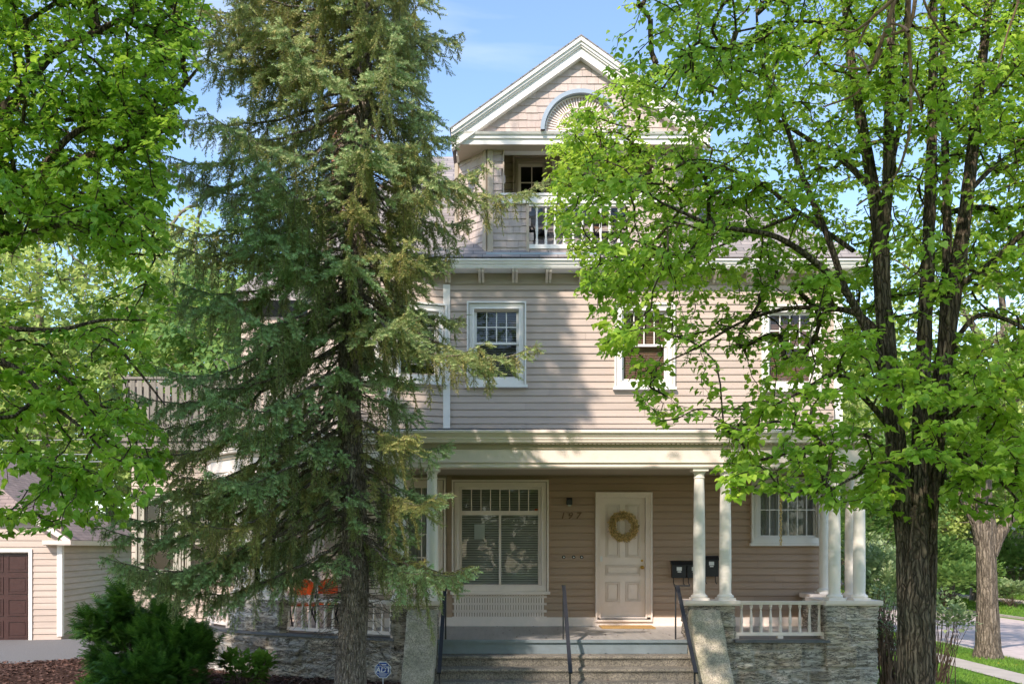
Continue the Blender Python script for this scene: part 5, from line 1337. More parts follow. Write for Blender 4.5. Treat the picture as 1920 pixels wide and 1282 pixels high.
for k, s_ in enumerate(stems): parts.append(tube(limb(s_), [a[3] for a in s_], 40 if k < 3 else 16, 1.0 if k < 3 else .6, k*7, .035 if k < 3 else .08))
for k, s_ in enumerate(limbs): parts.append(tube(limb(s_), [a[3] for a in s_], 9, .5, k, .07))
polyR = [(1150, -420), (1165, 0), (1150, 90), (1090, 150), (1050, 230), (1025, 290), (1040, 370), (1010, 400), (1075, 480), (1090, 560), (1120, 640), (1160, 690), (1190, 770), (1260, 810), (1330, 870), (1370, 930), (1500, 945), (1620, 960), (1700, 950), (1760, 930), (1900, 990), (2250, 1000), (2300, -420)]
holesR = [(1330, 720, 90, .75), (1430, 700, 60, .5), (1215, 60, 60, .6), (1300, 350, 70, .25), (1620, 420, 80, .45), (1700, 330, 70, .4), (1640, 780, 70, .3), (1480, 860, 60, .5), (1250, 620, 60, .5), (1290, 850, 70, .9), (1850, 960, 70, .7), (1600, 900, 60, .4)]
tips = np.concatenate([sample_crown(polyR, 6.9, 10.8, 4700, 21, 1.9, .46, holesR+[(1125, 150, 55, .7), (1180, 60, 40, .5), (1110, 400, 60, .4), (1200, 430, 60, .4), (1180, 230, 50, .4), (1650, 300, 90, .55), (1780, 350, 110, .45), (1680, 560, 80, .5), (1760, 640, 80, .45), (1400, 500, 80, .4), (1300, 560, 60, .4)]),
    sample_crown([(1480, -50), (2000, -50), (2000, 620), (1780, 900), (1560, 700), (1450, 400)], 8.9, 11.8, 650, 25, 1.9, .44),
    sample_crown([(1020, 300), (1100, 170), (1250, 100), (1400, 100), (1480, 300), (1450, 600), (1250, 640), (1080, 520)], 8.8, 10.8, 420, 22, 2.1, .47)])
Ltip = [limb(s_) for s_ in stems[:6]] + [limb(s_) for s_ in limbs]
pos, paths, dr, tw = grow(Ltip, tips, .17, 3, .0025, .0026, axis=(3.6, 8.3))
parts.append(tw); V, F = join(parts)
mesh_obj('trunk', np_mesh('trunk', V-np.array(BASE[LR]), F, smooth=True), M['bark_linden'], LR)
Pp, Dd, Nn = leaves_on(pos, paths, dr, 18, 1, .62, .10, 5, flat=True)
scatter('crown', leaf_v, leaf_f, Pp, Dd, Nn, np.random.default_rng(1).uniform(.038, .070, len(Pp))*np.interp(Pp[:, 2], [2.5, 5.5, 8], [1.1, .88, .72]), M['leaf_r'], LR)

dead = [[(1676, -160), (1673, 0), (1630, 40), (1610, 82)], [(1680, -150), (1677, 0), (1653, 78), (1630, 137), (1614, 168), (1544, 201)], [(1700, -160), (1704, 0), (1704, 60), (1708, 156), (1700, 273), (1680, 327), (1606, 386)],
  [(1722, -150), (1716, 0), (1704, 50), (1650, 70), (1564, 74)], [(1653, 94), (1640, 120), (1602, 129), (1564, 121)], [(1735, -140), (1732, 0), (1756, 50), (1775, 75), (1786, 84)], [(1704, 60), (1692, 50), (1672, 45), (1650, 50)], [(1630, 137), (1622, 120), (1605, 100)], [(1708, 156), (1722, 180), (1728, 210)], [(1630, 40), (1600, 60), (1580, 55)], [(1912, -120), (1910, 0), (1890, 60), (1868, 140)]]
q = []
for k, d_ in enumerate(dead):
    Yd = 6.6+.12*(k % 4) if k < 4 else 6.7
    q.append(tube([P(a, b_, Yd+.1*j) for j, (a, b_) in enumerate(d_)], np.linspace(.02, .007, len(d_)) if k < 4 else np.linspace(.012, .005, len(d_)), 6, .3, k, .05))
V, F = join(q); M['bark_dead'] = m_bark('dead_twig_bark', (.13, .08, .05), (.34, .22, .15), .3, 30, .5)
mesh_obj('dead_branch', np_mesh('dead_branch', V-np.array(BASE[LR]), F, smooth=True), M['bark_dead'], LR)

# ---------------- left linden (trunk out of frame)
LL = thing('linden_tree', (-6.6, 9.2, -.2), 'linden reaching in from the left edge with dark limbs and leafy sprays over the garage', 'tree')
s1 = [(-330, 1420, 9.2, .26), (-320, 1100, 9.2, .22), (-300, 800, 9.2, .20), (-260, 560, 9.2, .18), (-200, 300, 9.3, .15), (-120, 50, 9.4, .12), (-60, -200, 9.5, .08), (-20, -450, 9.6, .05)]
lmL = [
 [(-260, 560, 9.2, .10), (-100, 460, 9.1, .085), (0, 390, 9.0, .07), (60, 340, 8.9, .06), (140, 305, 8.9, .052), (200, 285, 8.9, .045), (270, 255, 9.1, .035), (340, 235, 9.2, .024)],
 [(-220, 380, 9.3, .09), (-60, 260, 9.3, .07), (40, 175, 9.3, .055), (100, 100, 9.4, .045), (160, 70, 9.5, .035), (240, 30, 9.6, .022)],
 [(60, 340, 8.9, .035), (140, 250, 9.0, .03), (230, 215, 9.3, .026), (300, 205, 9.4, .024), (345, 160, 9.5, .02), (370, 130, 9.5, .012)],
 [(-290, 760, 9.2, .07), (-150, 640, 8.8, .04), (0, 617, 8.5, .027), (130, 615, 8.4, .019), (180, 602, 8.4, .015), (275, 600, 8.4, .007)],
 [(150, 615, 8.4, .018), (215, 645, 8.3, .016), (255, 690, 8.3, .013), (310, 760, 8.3, .007)],
 [(-295, 820, 9.2, .06), (-100, 660, 8.7, .034), (30, 690, 8.4, .022), (100, 760, 8.2, .018), (150, 800, 8.1, .014), (215, 870, 8.0, .007)],
 [(-100, 640, 8.7, .03), (30, 690, 8.6, .022), (110, 700, 8.5, .016), (180, 780, 8.4, .008)],
 [(-60, 420, 9.1, .04), (40, 440, 8.8, .03), (150, 420, 8.7, .024), (220, 470, 8.6, .015), (300, 480, 8.5, .008)],
 [(0, 250, 9.3, .035), (100, 230, 9.6, .026), (180, 220, 9.8, .02), (260, 230, 9.9, .012)]]
parts = [tube(limb(s1), [a[3] for a in s1], 24, 1, 3, .06)] + [tube(limb(s_), [a[3] for a in s_], 9, .5, k+40, .07) for k, s_ in enumerate(lmL)]
polyL = [(-520, -420), (330, -420), (385, 0), (385, 80), (375, 170), (355, 210), (300, 300), (310, 430), (300, 520), (330, 560), (310, 620), (270, 590), (280, 680), (250, 740), (290, 800), (310, 860), (270, 940), (200, 990), (120, 1000), (60, 990), (0, 1000), (-400, 1000)]
holesL = [(120, 540, 75, .93), (220, 560, 60, .75), (60, 500, 60, .8), (90, 630, 50, .5), (220, 700, 50, .7), (60, 275, 40, .7), (130, 255, 30, .5), (20, 560, 40, .6), (110, 830, 45, .6), (190, 640, 50, .6), (30, 900, 40, .5), (250, 900, 30, .4), (200, 850, 40, .4)]
tips = np.concatenate([sample_crown(polyL, 7.6, 11.2, 2600, 31, 1.9, .45, holesL), sample_crown([(-200, -200), (340, -200), (345, 180), (300, 460), (-200, 460)], 8, 11, 1800, 33, 2.1, .42, holesL)])
pos, paths, dr, tw = grow([limb(s1)] + [limb(s_) for s_ in lmL], tips, .17, 4, .0028, .0030, axis=(-6.3, 9.2))
parts.append(tw); V, F = join(parts); mesh_obj('trunk', np_mesh('trunk', V-np.array(BASE[LL]), F, smooth=True), M['bark_linden'], LL)
Pp, Dd, Nn = leaves_on(pos, paths, dr, 18, 1, .62, .10, 6, flat=True)
scatter('crown', leaf_v, leaf_f, Pp, Dd, Nn, np.random.default_rng(2).uniform(.042, .076, len(Pp))*np.interp(Pp[:, 2], [2.5, 5.5, 8], [1.1, .92, .8]), M['leaf_l'], LL)

# ---------------- spruce
SY = 12.0
SP = thing('spruce_tree', tuple(P(655, 1345, SY)), 'tall spruce with drooping blue-green boughs before the left half of the porch', 'tree')
tr = [(650, 1360, SY, .26), (655, 1300, SY, .215), (660, 1200, SY, .185), (666, 1100, SY, .172), (664, 950, SY, .16), (656, 800, SY, .15), (655, 700, SY, .14), (660, 560, SY, .13), (668, 420, SY, .12), (680, 260, SY, .105), (683, 120, SY, .09), (680, 0, SY, .085), (678, -300, SY, .06), (676, -640, SY, .015)]
parts = [tube(limb(tr), [a[3] for a in tr], 56, 1.0, 9, .03)]
trz = np.array([P(a[0], a[1], SY) for a in tr])
def trunk_at(z): return np.array([np.interp(z, trz[:, 2], trz[:, 0]), SY, z])
# reach (metres) of the crown at picture heights, left and right of the trunk
pyk = np.array([-640, -400, -150, 0, 60, 110, 180, 230, 300, 400, 470, 560, 620, 700, 800, 880, 1020, 1110])
lk = np.array([.1, .9, 1.9, 2.45, 2.5, 2.6, 2.7, 2.75, 2.7, 2.5, 2.5, 2.8, 2.9, 2.9, 3.0, 3.05, 3.1, 2.9])
rk_ = np.array([.1, .6, .9, .95, 1.1, .9, 1.0, .8, 1.1, .7, .95, 1.0, 1.0, .75, .75, .9, .9, .4])
sr = np.random.default_rng(12)
Bp = []      # branches: start, azimuth(dir), length, droop, yellow
specs = [(py_, az_, -l_) for py_, az_, l_ in ((-60, 3.2, 2.5), (-20, 3.05, 2.5), (30, 3.3, 2.6), (75, 3.1, 2.65), (110, 3.4, 2.6), (165, 3.1, 2.75), (205, 3.35, 2.8), (590, 3.0, 3.0), (610, 3.45, 2.9), (730, 3.0, 3.1), (800, 3.35, 3.2), (880, 3.1, 3.2), (900, 3.6, 3.0), (340, 5.6, 1.7), (430, .1, 1.35), (780, .2, 1.3), (350, .3, 1.5))]
z = .95
zs_list = []
py = 1010
while py > -600:
    nbr = 3 if py > 560 else (4 if py > 330 else 5)
    nbr = nbr*2; a0_ = sr.uniform(0, 6.28)
    for k in range(nbr):
        az = a0_+2*np.pi*(k+sr.uniform(-.3, .3))/nbr; specs.append((py+sr.uniform(-9, 9), az, 1.0))
    py -= 58 if py > 0 else 72
# the boughs that make the outline
for (py, az, ln) in ((272, -.1, 2.35), (300, -.4, 1.9), (552, -.15, 2.45), (585, -.45, 2.0), (60, .25, 1.35), (200, .2, 1.25), (520, .15, 1.5), (870, .05, 1.3), (1000, -.1, 1.5), (1000, -.4, 1.6), (900, 3.3, 3.1), (950, 3.1, 2.7), (920, 3.6, 2.9),
                     (560, 3.14, 2.9), (640, 3.3, 3.0), (760, 3.2, 3.0), (420, 3.1, 2.6), (700, 3.6, 3.0), (840, 3.5, 3.1), (480, 3.4, 2.6), (330, 3.2, 2.6), (250, 3.3, 2.5), (140, 3.2, 2.3), (860, 3.9, 2.5), (800, 4.1, 2.3), (680, 4.2, 2.3), (540, 4.2, 2.3), (560, 5.3, 1.9), (1000, 5.6, 1.5), (880, 5.6, 1.5)):
    specs.append((py, az, -ln))
sh_p, sh_d, sh_l, sh_y, sh_t = [], [], [], [], []
tw_p, tw_q, tw_r = [], [], []
def spruce_branch(py, az, ln):
    s = P(660, py, SY); z = s.z; o = trunk_at(z)
    cx, cy = math.cos(az), math.sin(az)
    if ln < 0: L = -ln
    else:
        l, r_ = np.interp(py, pyk, lk), np.interp(py, pyk, rk_)
        # front and back reach between the two sides
        fb = (.5*(l+r_)+.15)*(1 if py < 800 else .75)
        L = (r_*max(0, cx)**2 + l*max(0, -cx)**2 + fb*cy*cy)*sr.uniform(.72, 1.02)
    if cy > 0: L = min(L, 1.6)
    if cy < -.75 and ln > 0 and py > 520: L *= .55
    if L < .25: return
    up = .30 if py < 150 else (.12 if py < 500 else .02)
    droop = (.20 if py < 200 else .34)*L**1.2*(.8 if ln < 0 else sr.uniform(.6, 1.2))
    n = max(8, int(L/.1)); u = np.linspace(0, 1, n+1); H_ = np.array([cx, cy, 0]); side = np.array([-cy, cx, 0])
    bend = sr.uniform(-.15, .15)
    zc = up*L*u - droop*np.sin(u*np.pi*.62)**1.3*1.2 + .16*L*np.clip(u-.7, 0, 1)**1.3
    pts = o + H_*(L*u)[:, None] + side*(bend*L*u**2)[:, None] + np.array([0, 0, 1.])*zc[:, None] + sr.normal(0, .012, (n+1, 3))
    rb = .008+.008*L
    rads = rb*(1-u*.9)
    parts.append(tube(pts, rads, 6, .3, 1, .12))
    yel = 0.0
    if py < 330: yel = np.clip((350-py)/220, 0, 1)*sr.uniform(.5, 1.0)
    elif sr.uniform() < .30: yel = sr.choice([.3, .45, .6, 1.0])
    if cx > .3 and 240 < py < 640: yel = max(yel, sr.uniform(.35, .85))
    # secondaries
    m = int(L/.052); 
    for k in range(m):
        t = (k+.5)/m
        if t < .10: continue
        if t < .45 and sr.uniform() < .6: continue
        c = np.array([np.interp(t, u, pts[:, j]) for j in range(3)]); sg = 1 if k % 2 else -1
        env = min(1, (1-t)*1.5+.10)*min(1, .35+t*1.1)
        l2 = .68*env*min(1, L/1.4)*sr.uniform(.6, 1.2)
        d2 = H_*sr.uniform(.5, .95)+side*sg*sr.uniform(.55, 1.0)+np.array([0, 0, sr.uniform(-.5, .05)])
        hang = sr.uniform() < .40
        if hang: d2 = H_*.15+side*sg*.2+np.array([0, 0, -1.0]); l2 *= sr.uniform(.7, 1.15)      # hanging curtains
        d2 /= np.linalg.norm(d2); n2 = max(2, int(l2/.075)); uu = np.linspace(0, 1, n2+1)
        P2 = c + d2*(l2*uu)[:, None] + np.array([0, 0, -1.])*(.38*l2*uu**1.6)[:, None] + sr.normal(0, .006, (n2+1, 3))
        tw_p.append(P2[:-1]); tw_q.append(P2[1:]); tw_r.append(np.full(n2, .004))
        # shoots along the secondary
        ns = max(3, int(l2/.017)); ts = (np.arange(ns)+sr.uniform(0, 1, ns))/ns
        Q = np.stack([np.interp(ts, uu, P2[:, j]) for j in range(3)], -1)
        s2 = np.cross(d2, [0, 0, 1.]); s2 /= np.linalg.norm(s2)+1e-6; sg2 = np.where(np.arange(ns) % 2 == 0, 1, -1)[:, None]
        dd = d2*sr.uniform(.5, 1, (ns, 1)) + s2*sg2*sr.uniform(.3, 1.0, (ns, 1)) + np.array([0, 0, -1.])*sr.uniform(-.1, .75, (ns, 1)) + sr.normal(0, .16, (ns, 3))
        dd[-1] = d2+np.array([0, 0, .1]); dd /= np.linalg.norm(dd, axis=1, keepdims=True)
        sh_p.append(Q); sh_d.append(dd); sh_l.append(sr.uniform(.075, .135, ns)*(1-.2*ts)); yv = np.clip(yel+(.35 if hang else 0)+sr.normal(0, .12, ns), 0, 1); sh_y.append(yv)
        sh_t.append(np.full(ns, 1.0 if (t > .3) else .25)*np.clip(ts*1.5, .2, 1)*(d2[2] > -.75))
    # leader shoots
    ns = int(L/.05); ts = sr.uniform(.4, 1, ns); Q = np.stack([np.interp(ts, u, pts[:, j]) for j in range(3)], -1); dd = H_+sr.normal(0, .4, (ns, 3)); dd /= np.linalg.norm(dd, axis=1, keepdims=True)
    sh_p.append(Q); sh_d.append(dd); sh_l.append(sr.uniform(.06, .10, ns)); sh_y.append(np.full(ns, yel)); sh_t.append(np.ones(ns))
for sp in specs: spruce_branch(*sp)
V, F = segs_mesh(np.concatenate(tw_p), np.concatenate(tw_q), np.concatenate(tw_r), np.concatenate(tw_r)*.7, 3); parts.append((V, F))
# dead bare twigs near the trunk
nb_ = 900; zz = sr.uniform(.6, 9, nb_); az = sr.uniform(0, 2*np.pi, nb_); o = np.array([trunk_at(z) for z in zz]); d = np.stack([np.cos(az), np.sin(az), sr.uniform(-.5, .3, nb_)], -1); l_ = sr.uniform(.2, .8, nb_)
o1_ = o+d*.1+d*l_[:, None]*.55; o2_ = o1_+(d+np.array([0, 0, -.7]))*l_[:, None]*.5+sr.normal(0, .05, (nb_, 3))
parts.append(segs_mesh(o+d*.08, o1_, np.full(nb_, .007), np.full(nb_, .004), 4)); parts.append(segs_mesh(o1_, o2_, np.full(nb_, .004), np.full(nb_, .002), 3))
V, F = join(parts); mesh_obj('trunk', np_mesh('trunk', V-np.array(BASE[SP]), F, smooth=True), M['bark_spruce'], SP)
# needle shoot template: short flat needles raked forward round a stem
nv, nf = [], []
rt = random.Random(5)
for st in range(5):
    y0 = st*.2
    for k in range(3):
        a = 2*math.pi*(k/3+st*.17); dx, dz = math.cos(a), math.sin(a); ln = .30*(1-.3*st/5)
        b0 = (-dz*.075, y0, dx*.075); b1 = (dz*.075, y0+.04, -dx*.075); tip = (dx*ln, y0+.22, dz*ln)
        i = len(nv); nv += [b0, b1, tip]; nf.append((i, i+1, i+2))
i = len(nv); nv += [(-.05, .85, 0), (.05, .85, 0), (0, 1.12, 0)]; nf.append((i, i+1, i+2))
nv = np.array(nv); nf = np.array(nf)
Pp, Dd, Ll, Yy, Tt = map(np.concatenate, (sh_p, sh_d, sh_l, sh_y, sh_t))
tipw = np.clip((nv[:, 1]-.05)/.7, 0, 1)
scatter('crown', nv, nf, Pp, Dd, rdir(len(Pp), -1, 1, sr), Ll, M['spruce'], SP, attr={'yellow': Yy, 'tip': Tt[:, None]*tipw[None, :]})

# ---------------- generic trees
def generic_tree(name, x, y, h, cr, cz0, seed, leafm, barkm, label, group=None, ntips=380, per=26, lsize=.2, tr_r=.25, big=None, tmpl=None, nl=9, zb=None, gap=.42, limbs_x=None):
    z0 = float(gz(x, y)) if zb is None else zb
    t = thing(name, (x, y, z0), label, 'tree', group); r = np.random.default_rng(seed)
    top = z0+h; zc0 = z0+cz0
    tp = [(x, y, z0-.2), (x+r.normal(0, .08), y, z0+h*.15), (x+r.normal(0, .2), y+r.normal(0, .2), z0+h*.4), (x+r.normal(0, .4), y, z0+h*.7), (x, y, z0+h*.92)]
    Lm = [tp]; rad = [[tr_r*1.35, tr_r, tr_r*.75, tr_r*.4, .03]]
    for k in range(nl):
        az = r.uniform(0, 2*np.pi); zz = zc0*1.0+(top-zc0)*r.uniform(-.1, .55); s = np.array([x, y, zz]); e = s+np.array([math.cos(az)*cr*.8, math.sin(az)*cr*.8, r.uniform(.15, .5)*cr*1.2]); m = (s+e)/2+np.array([0, 0, .12*cr])
        Lm.append([s, m, e]); rad.append([tr_r*.42, tr_r*.25, .02])
    if limbs_x:
        for a_, b_ in limbs_x: Lm.append(a_); rad.append(b_)
    n = ntips*4; u = rdir(n, -1, 1, r)*(r.uniform(0, 1, (n, 1))**.4); c = np.array([x, y, (top+zc0)/2]); p = c+u*np.array([cr, cr, (top-zc0)/2])
    k = fbm(p*np.array([.35, .35, .5])*3.2/cr*2.2, 2, seed) > gap; p = p[k][:ntips]
    pos, paths, dr, tw = grow(Lm, p, .6, seed, .008, .011)
    prt = [tube(a, b_, 12, .7, seed+j, .25) for j, (a, b_) in enumerate(zip(Lm, rad))]+[tw]
    V, F = join(prt); mesh_obj('trunk', np_mesh('trunk', V-np.array(BASE[t]), F, smooth=True), M[barkm], t)
    Pp, Dd, Nn = leaves_on(pos, paths, dr, per, 1, 1.1, cr*.085, seed)
    tv, tf = (leaf_fs_v, leaf_fs_f)
    scatter('crown', tv, tf, Pp, Dd, Nn, r.uniform(.7, 1.25, len(Pp))*lsize, M[leafm], t)
    return t
# street tree with a heavy pruned fork
sx_, sy_ = 15.45, 29.3
def S(px, py, Y=sy_): return tuple(P(px, py, Y))
st_limbs = [([S(1852, 1235), S(1852, 1200), S(1850, 1130), S(1852, 1060), S(1852, 1030)], [.48, .32, .27, .26, .23]),
    ([S(1850, 1040), S(1838, 1005), S(1832, 985), S(1818, 960), S(1790, 900), S(1760, 830)], [.20, .19, .17, .14, .10, .05]),
    ([S(1852, 1040), S(1858, 1000), S(1852, 960), S(1848, 900), S(1840, 800), S(1836, 650)], [.20, .19, .18, .15, .11, .05]),
    ([S(1858, 1040), S(1875, 1000), S(1892, 975), S(1925, 940), S(1990, 880)], [.20, .19, .17, .14, .08])]
generic_tree('street_tree', sx_, sy_, 15, 4.8, 6.5, 51, 'leaf_far', 'bark_street', 'thick pale-barked street tree with a heavy fork beside the road', None, 300, 16, .20, .30, limbs_x=st_limbs, zb=-1.5)
far = [ # x, y, h, crown r, crown base, leaf, label
 (34, 47, 15, 6.0, 3.5, 'leaf_far', 'pale green tree beside the road just beyond the forked street tree', .5, 61),
 (28.8, 59.5, 13, 5.0, 3.6, 'leaf_far', 'tree with slender trunk on the far bank right of the dark linden trunk', .35, 62),
 (29.3, 57, 15, 5.5, 3.2, 'leaf_far', 'slim tree on the far verge left of the forked street tree', .3, 63),
 (11.0, 36, 11, 4.5, 1.2, 'leaf_far', 'low-branched light green tree behind the right porch columns', .3, 64),
 (18.5, 52, 17, 7.0, 2.0, 'leaf_far2', 'broad darker tree closing the view behind the house right end', .4, 65),
 (38.0, 62, 17, 6.5, 4.5, 'leaf_far', 'large tree over the neighbouring house across the street', .4, 66),
 (44.0, 56, 15, 6.0, 4.5, 'leaf_far', 'leafy tree at the right edge across the street', .4, 67),
 (9.5, 40, 15, 5.5, 3.0, 'leaf_far', 'light green tree rising beyond the roof at the right', .35, 68),
 (27.0, 75, 20, 8.5, 2.0, 'leaf_far', 'tall hazy tree at the far end of the street', .4, 69),
 (-19.0, 38, 17, 5.5, 2.5, 'leaf_far', 'pale green tree with forked grey trunk right behind the garage', .42, 71),
 (-13.8, 42, 18, 5.8, 3.5, 'leaf_far', 'tall sunlit tree between garage and house', .38, 72),
 (-25.5, 46, 19, 6.5, 3.0, 'leaf_far', 'tall light tree at the left edge behind the garage', .4, 73),
 (-18.0, 54, 21, 6.5, 3.5, 'leaf_far', 'farthest light tree seen over the roof deck', .4, 74),
 (-15.5, 52, 11, 5.5, .6, 'leaf_far', 'low spreading tree closing the gap behind the garage roof', .3, 76),
 (-24.5, 58, 12, 7, .6, 'leaf_far', 'low broad tree far behind the garage', .3, 77),
 (-8.5, 50, 12, 4.5, 1, 'leaf_far', 'light tree far behind the low wing', .3, 78),
 (-9.5, 36, 14, 4.5, 2.0, 'leaf_far2', 'darker tree behind the low wing and its deck', .3, 75)]
for (x, y, h, cr, c0, lm, lab, tr_r, sd_) in far:
    generic_tree('deciduous_tree', x, y, h, cr, c0, sd_, lm, 'bark_far', lab, None, 480, 30, .24, tr_r, gap=.45)
# trees behind the camera: they throw the dappled shade on the steps and stand in the window reflections
for (x, y, h, cr, c0, lab, sd_) in ((-13, -26, 15, 7.5, .8, 'dense tree across the street behind the viewpoint on the left', 84), (0, -30, 16, 8, .8, 'dense tree across the street straight behind the viewpoint', 85), (13, -27, 15, 7.5, .8, 'dense tree across the street behind the viewpoint on the right', 86)):
    generic_tree('deciduous_tree', x, y, h, cr, c0, sd_, 'leaf_far2', 'bark_far', lab, None, 500, 26, .38, .3, gap=.3, zb=-.4)
for (x, y, h, cr, c0, lab, sd_) in ((-7.2, .8, 14.3, 4.2, 6.5, 'broad street tree behind the viewpoint on the left', 81), (-1.2, -1.5, 15.5, 4.2, 8.6, 'street tree behind the viewpoint, nearest the steps axis', 82), (6.0, -4.5, 14, 4.6, 6, 'street tree behind the viewpoint on the right', 83)):
    generic_tree('street_tree', x, y, h, cr, c0, sd_, 'leaf_l', 'bark_linden', lab, None, 330, 20, .16, .25, gap=.50, zb=-.3)

# ---------------- shrubs
def blob_shrub(name, blobs, n, size, mat, label, tmpl=(nv, nf), up=.5, seed=1, width=None, stems=None, cat='shrub', thr=.40):
    r = np.random.default_rng(seed); c0 = blobs[0][0]; base = (c0[0], c0[1], float(gz(c0[0], c0[1]))); t = thing(name, base, label, cat)
    vol = np.array([b[1][0]*b[1][1]*b[1][2] for b in blobs])**.67; vol /= vol.sum(); Ps, Ds = [], []
    for (c, rad), w in zip(blobs, vol):
        m = int(n*w); u = rdir(m, -.5, 1, r); rr = r.uniform(0, 1, (m, 1))**.35
        lump = .75+.5*fbm(u*2.5+np.array(c), 2, seed)[:, None]
        Ps.append(np.array(c)+u*rr*lump*np.array(rad)); Ds.append(u*.8+np.array([0, 0, up])+r.normal(0, .35, (m, 3)))
    Ps, Ds = np.concatenate(Ps), np.concatenate(Ds)
    k = fbm(Ps*3.0, 2, seed) > thr; Ps, Ds = Ps[k], Ds[k]
    scatter('foliage', tmpl[0], tmpl[1], Ps, Ds, rdir(len(Ps), 0, 1, r)*.5+np.array([0, 0, 1.]), r.uniform(.6, 1.3, len(Ps))*size, M[mat], t)
    k = r.integers(0, len(Ps), stems or 60); e = Ps[k]; s = np.tile([base], (len(k), 1))+r.normal(0, .1, (len(k), 3))*np.array([1, 1, 0]); mid = (s+e)/2+r.normal(0, .05, e.shape)
    V1 = segs_mesh(s, mid, np.full(len(k), .012), np.full(len(k), .007), 5); V2 = segs_mesh(mid, e, np.full(len(k), .007), np.full(len(k), .003), 5); V, F = join([V1, V2])
    mesh_obj('stems', np_mesh('stems', V-np.array(BASE[t]), F), M['twig'], t); return t
def B(px, py, Y, rx, ry, rz): return (tuple(P(px, py, Y)), (rx, ry, rz))
# feathery yew spray: flat fan of needles
fv, ff = [], []
for k in range(7):
    y0 = k/7
    for sg in (-1, 1):
        i = len(fv); w = .42*(1-.5*k/7); fv += [(0, y0, 0), (0, y0+.13, 0), (sg*w, y0+.26, -.06)]; ff.append((i, i+1, i+2))
fv = np.array(fv); ff = np.array(ff)
blob_shrub('yew_shrub', [B(285, 1235, 13.2, .78, .8, .5), B(205, 1170, 13.4, .42, .5, .30), B(345, 1225, 13.0, .42, .5, .38), B(250, 1130, 13.5, .35, .4, .26), B(290, 1265, 12.6, .7, .6, .35), B(300, 1165, 13.4, .3, .3, .25)], 11000, .17, 'yew', 'dark green feathery yew shrub in the mulch bed between garage and porch', (fv, ff), .12, 1, thr=.47)
blob_shrub('leafy_shrub', [B(455, 1262, 13.2, .34, .35, .30), B(485, 1240, 13.3, .22, .25, .25), B(440, 1245, 13.3, .2, .2, .2)], 1500, .09, 'shrub_light', 'small light green leafy shrub before the curved stone wall', (leaf_fs_v, leaf_fs_f), .5, 2)
blob_shrub('leafy_shrub', [B(200, 1285, 12.6, .35, .3, .16)], 500, .08, 'shrub_light', 'low light green seedlings at the foot of the yew', (leaf_fs_v, leaf_fs_f), .6, 3)
blob_shrub('bare_shrub', [B(1668, 1180, 14.2, .28, .35, .55), B(1662, 1120, 14.4, .22, .3, .35)], 420, .05, 'hosta', 'thin-stemmed shrub between the stone pier and the linden trunk', (leaf_fs_v, leaf_fs_f), .5, 4, stems=70)
blob_shrub('hedge_shrub', [B(1640, 1090, 22, .9, .9, .9), B(1620, 1060, 23, .7, .9, .9), B(1665, 1110, 21, .6, .8, .7)], 5000, .12, 'hosta', 'pale variegated shrub seen right of the porch columns', (leaf_fs_v, leaf_fs_f), .4, 5)
blob_shrub('hedge_shrub', [B(1600, 1000, 27, 2.0, 1.5, 2.2), B(1640, 960, 28, 1.8, 1.5, 2.2)], 9000, .16, 'leaf_far2', 'dark tall shrub between the columns and the linden trunk', (leaf_fs_v, leaf_fs_f), .4, 6)
blob_shrub('hedge_shrub', [B(1905, 1060, 60, 4, 2, 1.6), B(1860, 1040, 62, 3, 2, 1.8)], 5000, .28, 'leaf_far2', 'round dark shrub before the house across the street', (leaf_fs_v, leaf_fs_f), .4, 7)
blob_shrub('hedge_shrub', [B(1775, 1070, 55, 3.2, 2, 1.6), B(1735, 1060, 53, 3, 2, 1.9), B(1800, 1090, 50, 2, 1.5, 1.0)], 7000, .28, 'leaf_far2', 'loose shrubs on the bank left of the forked street tree', (leaf_fs_v, leaf_fs_f), .4, 8)
blob_shrub('hosta_plant', [B(1900, 1108, 52, 1.6, 1, .5), B(1870, 1104, 54, 1.4, 1, .5)], 1500, .28, 'hosta', 'broad-leaved pale plants on the bank across the street', (leaf_fs_v, leaf_fs_f), .6, 9, cat='plant')
blob_shrub('flowering_shrub', [B(1765, 1150, 20, .45, .5, .5), B(1790, 1165, 19.5, .4, .4, .3)], 900, .09, 'hosta', 'thin pale flowering shrub right of the linden trunk', (leaf_fs_v, leaf_fs_f), .4, 10, stems=30)
# hanging catkin twig on the linden fork
q = MB(); pts = [P(1713, 955, 7.9), P(1712, 975, 7.88), P(1708, 1000, 7.86), P(1707, 1028, 7.86)]
for a, b_ in zip(pts, pts[1:]): q.bar(a, b_, .006, 5)
for a, b_ in zip([P(1714, 968, 7.9), P(1724, 990, 7.87)], [P(1724, 990, 7.87), P(1737, 1008, 7.86)]): q.bar(a, b_, .004, 5)
for k in range(7): q.lathe_n(tuple(P(1713+(-1)**k*3, 950+k*3.5, 7.88)), (0, -1, .3), [(.002, -.02), (.02, 0), (.003, .02)], 6)
o = q.obj('dry_twig', M['twig'], None, base=tuple(P(1713, 960, 7.9))); tag(o, 'dry straw-coloured twig caught in the linden fork', 'twig')

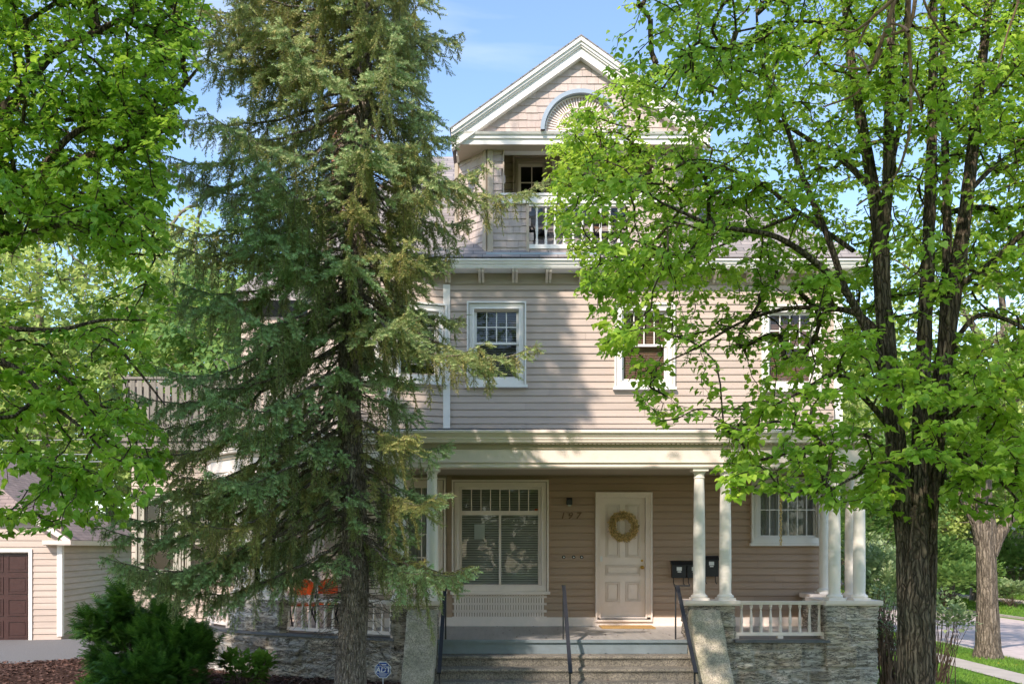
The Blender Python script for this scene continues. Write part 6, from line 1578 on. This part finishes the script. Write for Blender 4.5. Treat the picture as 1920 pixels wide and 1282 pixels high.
# ---------------- neighbours across the street
def far_house(x, y, w, d, h, label, wallm, roofm, yaw=0):
    z = float(gz(x, y)); t = thing('neighbour_house', (x, y, z), label, 'house')
    q = MB(); q.box(x-w/2, x+w/2, y, y+d, z-.5, z+h); q.obj('wall', M[wallm], t)
    q = MB(); e = .5; zt = z+h
    q.wpoly([(x-w/2-e, y-e, zt), (x+w/2+e, y-e, zt), (x+w/2+e, y+d/2, zt+d*.35), (x-w/2-e, y+d/2, zt+d*.35)]); q.wpoly([(x-w/2-e, y+d+e, zt), (x+w/2+e, y+d+e, zt), (x+w/2+e, y+d/2, zt+d*.35), (x-w/2-e, y+d/2, zt+d*.35)])
    q.wpoly([(x-w/2, y, zt), (x-w/2, y+d, zt), (x-w/2, y+d/2, zt+d*.33)]); q.wpoly([(x+w/2, y, zt), (x+w/2, y+d, zt), (x+w/2, y+d/2, zt+d*.33)])
    q.obj('roof', M[roofm], t, recalc=False)
    for k in range(int(w/2.6)):
        xx = x-w/2+1.4+k*2.6
        for zz in ((z+1.0, z+3.8) if h > 4.5 else (z+1.0,)):
            q = MB(); q.box(xx-.55, xx+.55, y-.06, y, zz-.08, zz+1.5); f = q.obj('window', M['white'], t)
            q = MB(); q.box(xx-.43, xx+.43, y-.08, y-.06, zz+.02, zz+1.38); q.obj('pane', M['dark'], f)
    q = MB(); q.box(x-w/2, x+w/2, y-2.0, y-.1, z+.1, z+.4); q.wpoly([(x-w/2-.2, y-2.3, z+2.75), (x+w/2+.2, y-2.3, z+2.75), (x+w/2+.2, y, z+3.2), (x-w/2-.2, y, z+3.2)])
    for k in range(5): xx = x-w/2+.1+k*(w-.2)/4; q.box(xx-.1, xx+.1, y-2.1, y-1.9, z+.4, z+2.75)
    for k in range(int(w/.3)): xx = x-w/2+k*.3; q.box(xx, xx+.06, y-2.05, y-2.0, z+.4, z+1.2)
    q.obj('porch', M['white'], t, recalc=False)
far_house(39.5, 66, 10, 9, 6, 'grey sided neighbour house with white porch, behind the forked street tree', 'fargrey', 'roof')
far_house(32.5, 74, 7, 8, 5.5, 'dark blue neighbour house glimpsed left of the forked street tree', 'farblue', 'roof')
# utility cables over the garage
for k, (z, lb) in enumerate(((5.45, 'uppermost utility cable crossing behind the garage roof'), (5.15, 'middle utility cable crossing behind the garage roof'), (4.9, 'lowest utility cable crossing behind the garage roof'))):
    q = MB(); pp = []
    for j in range(15): u = j/14; pp.append((-26+u*21, 31, z+.35*(2*u-1)**2+(.35 if k == 0 else 0)*u))
    for a, b_ in zip(pp, pp[1:]): q.bar(a, b_, .018, 5)
    o = q.obj('utility_cable', M['cable'], None, base=(-15, 31, z)); tag(o, lb, 'cable', 'utility cables behind the garage')
print('objects', len(bpy.data.objects))
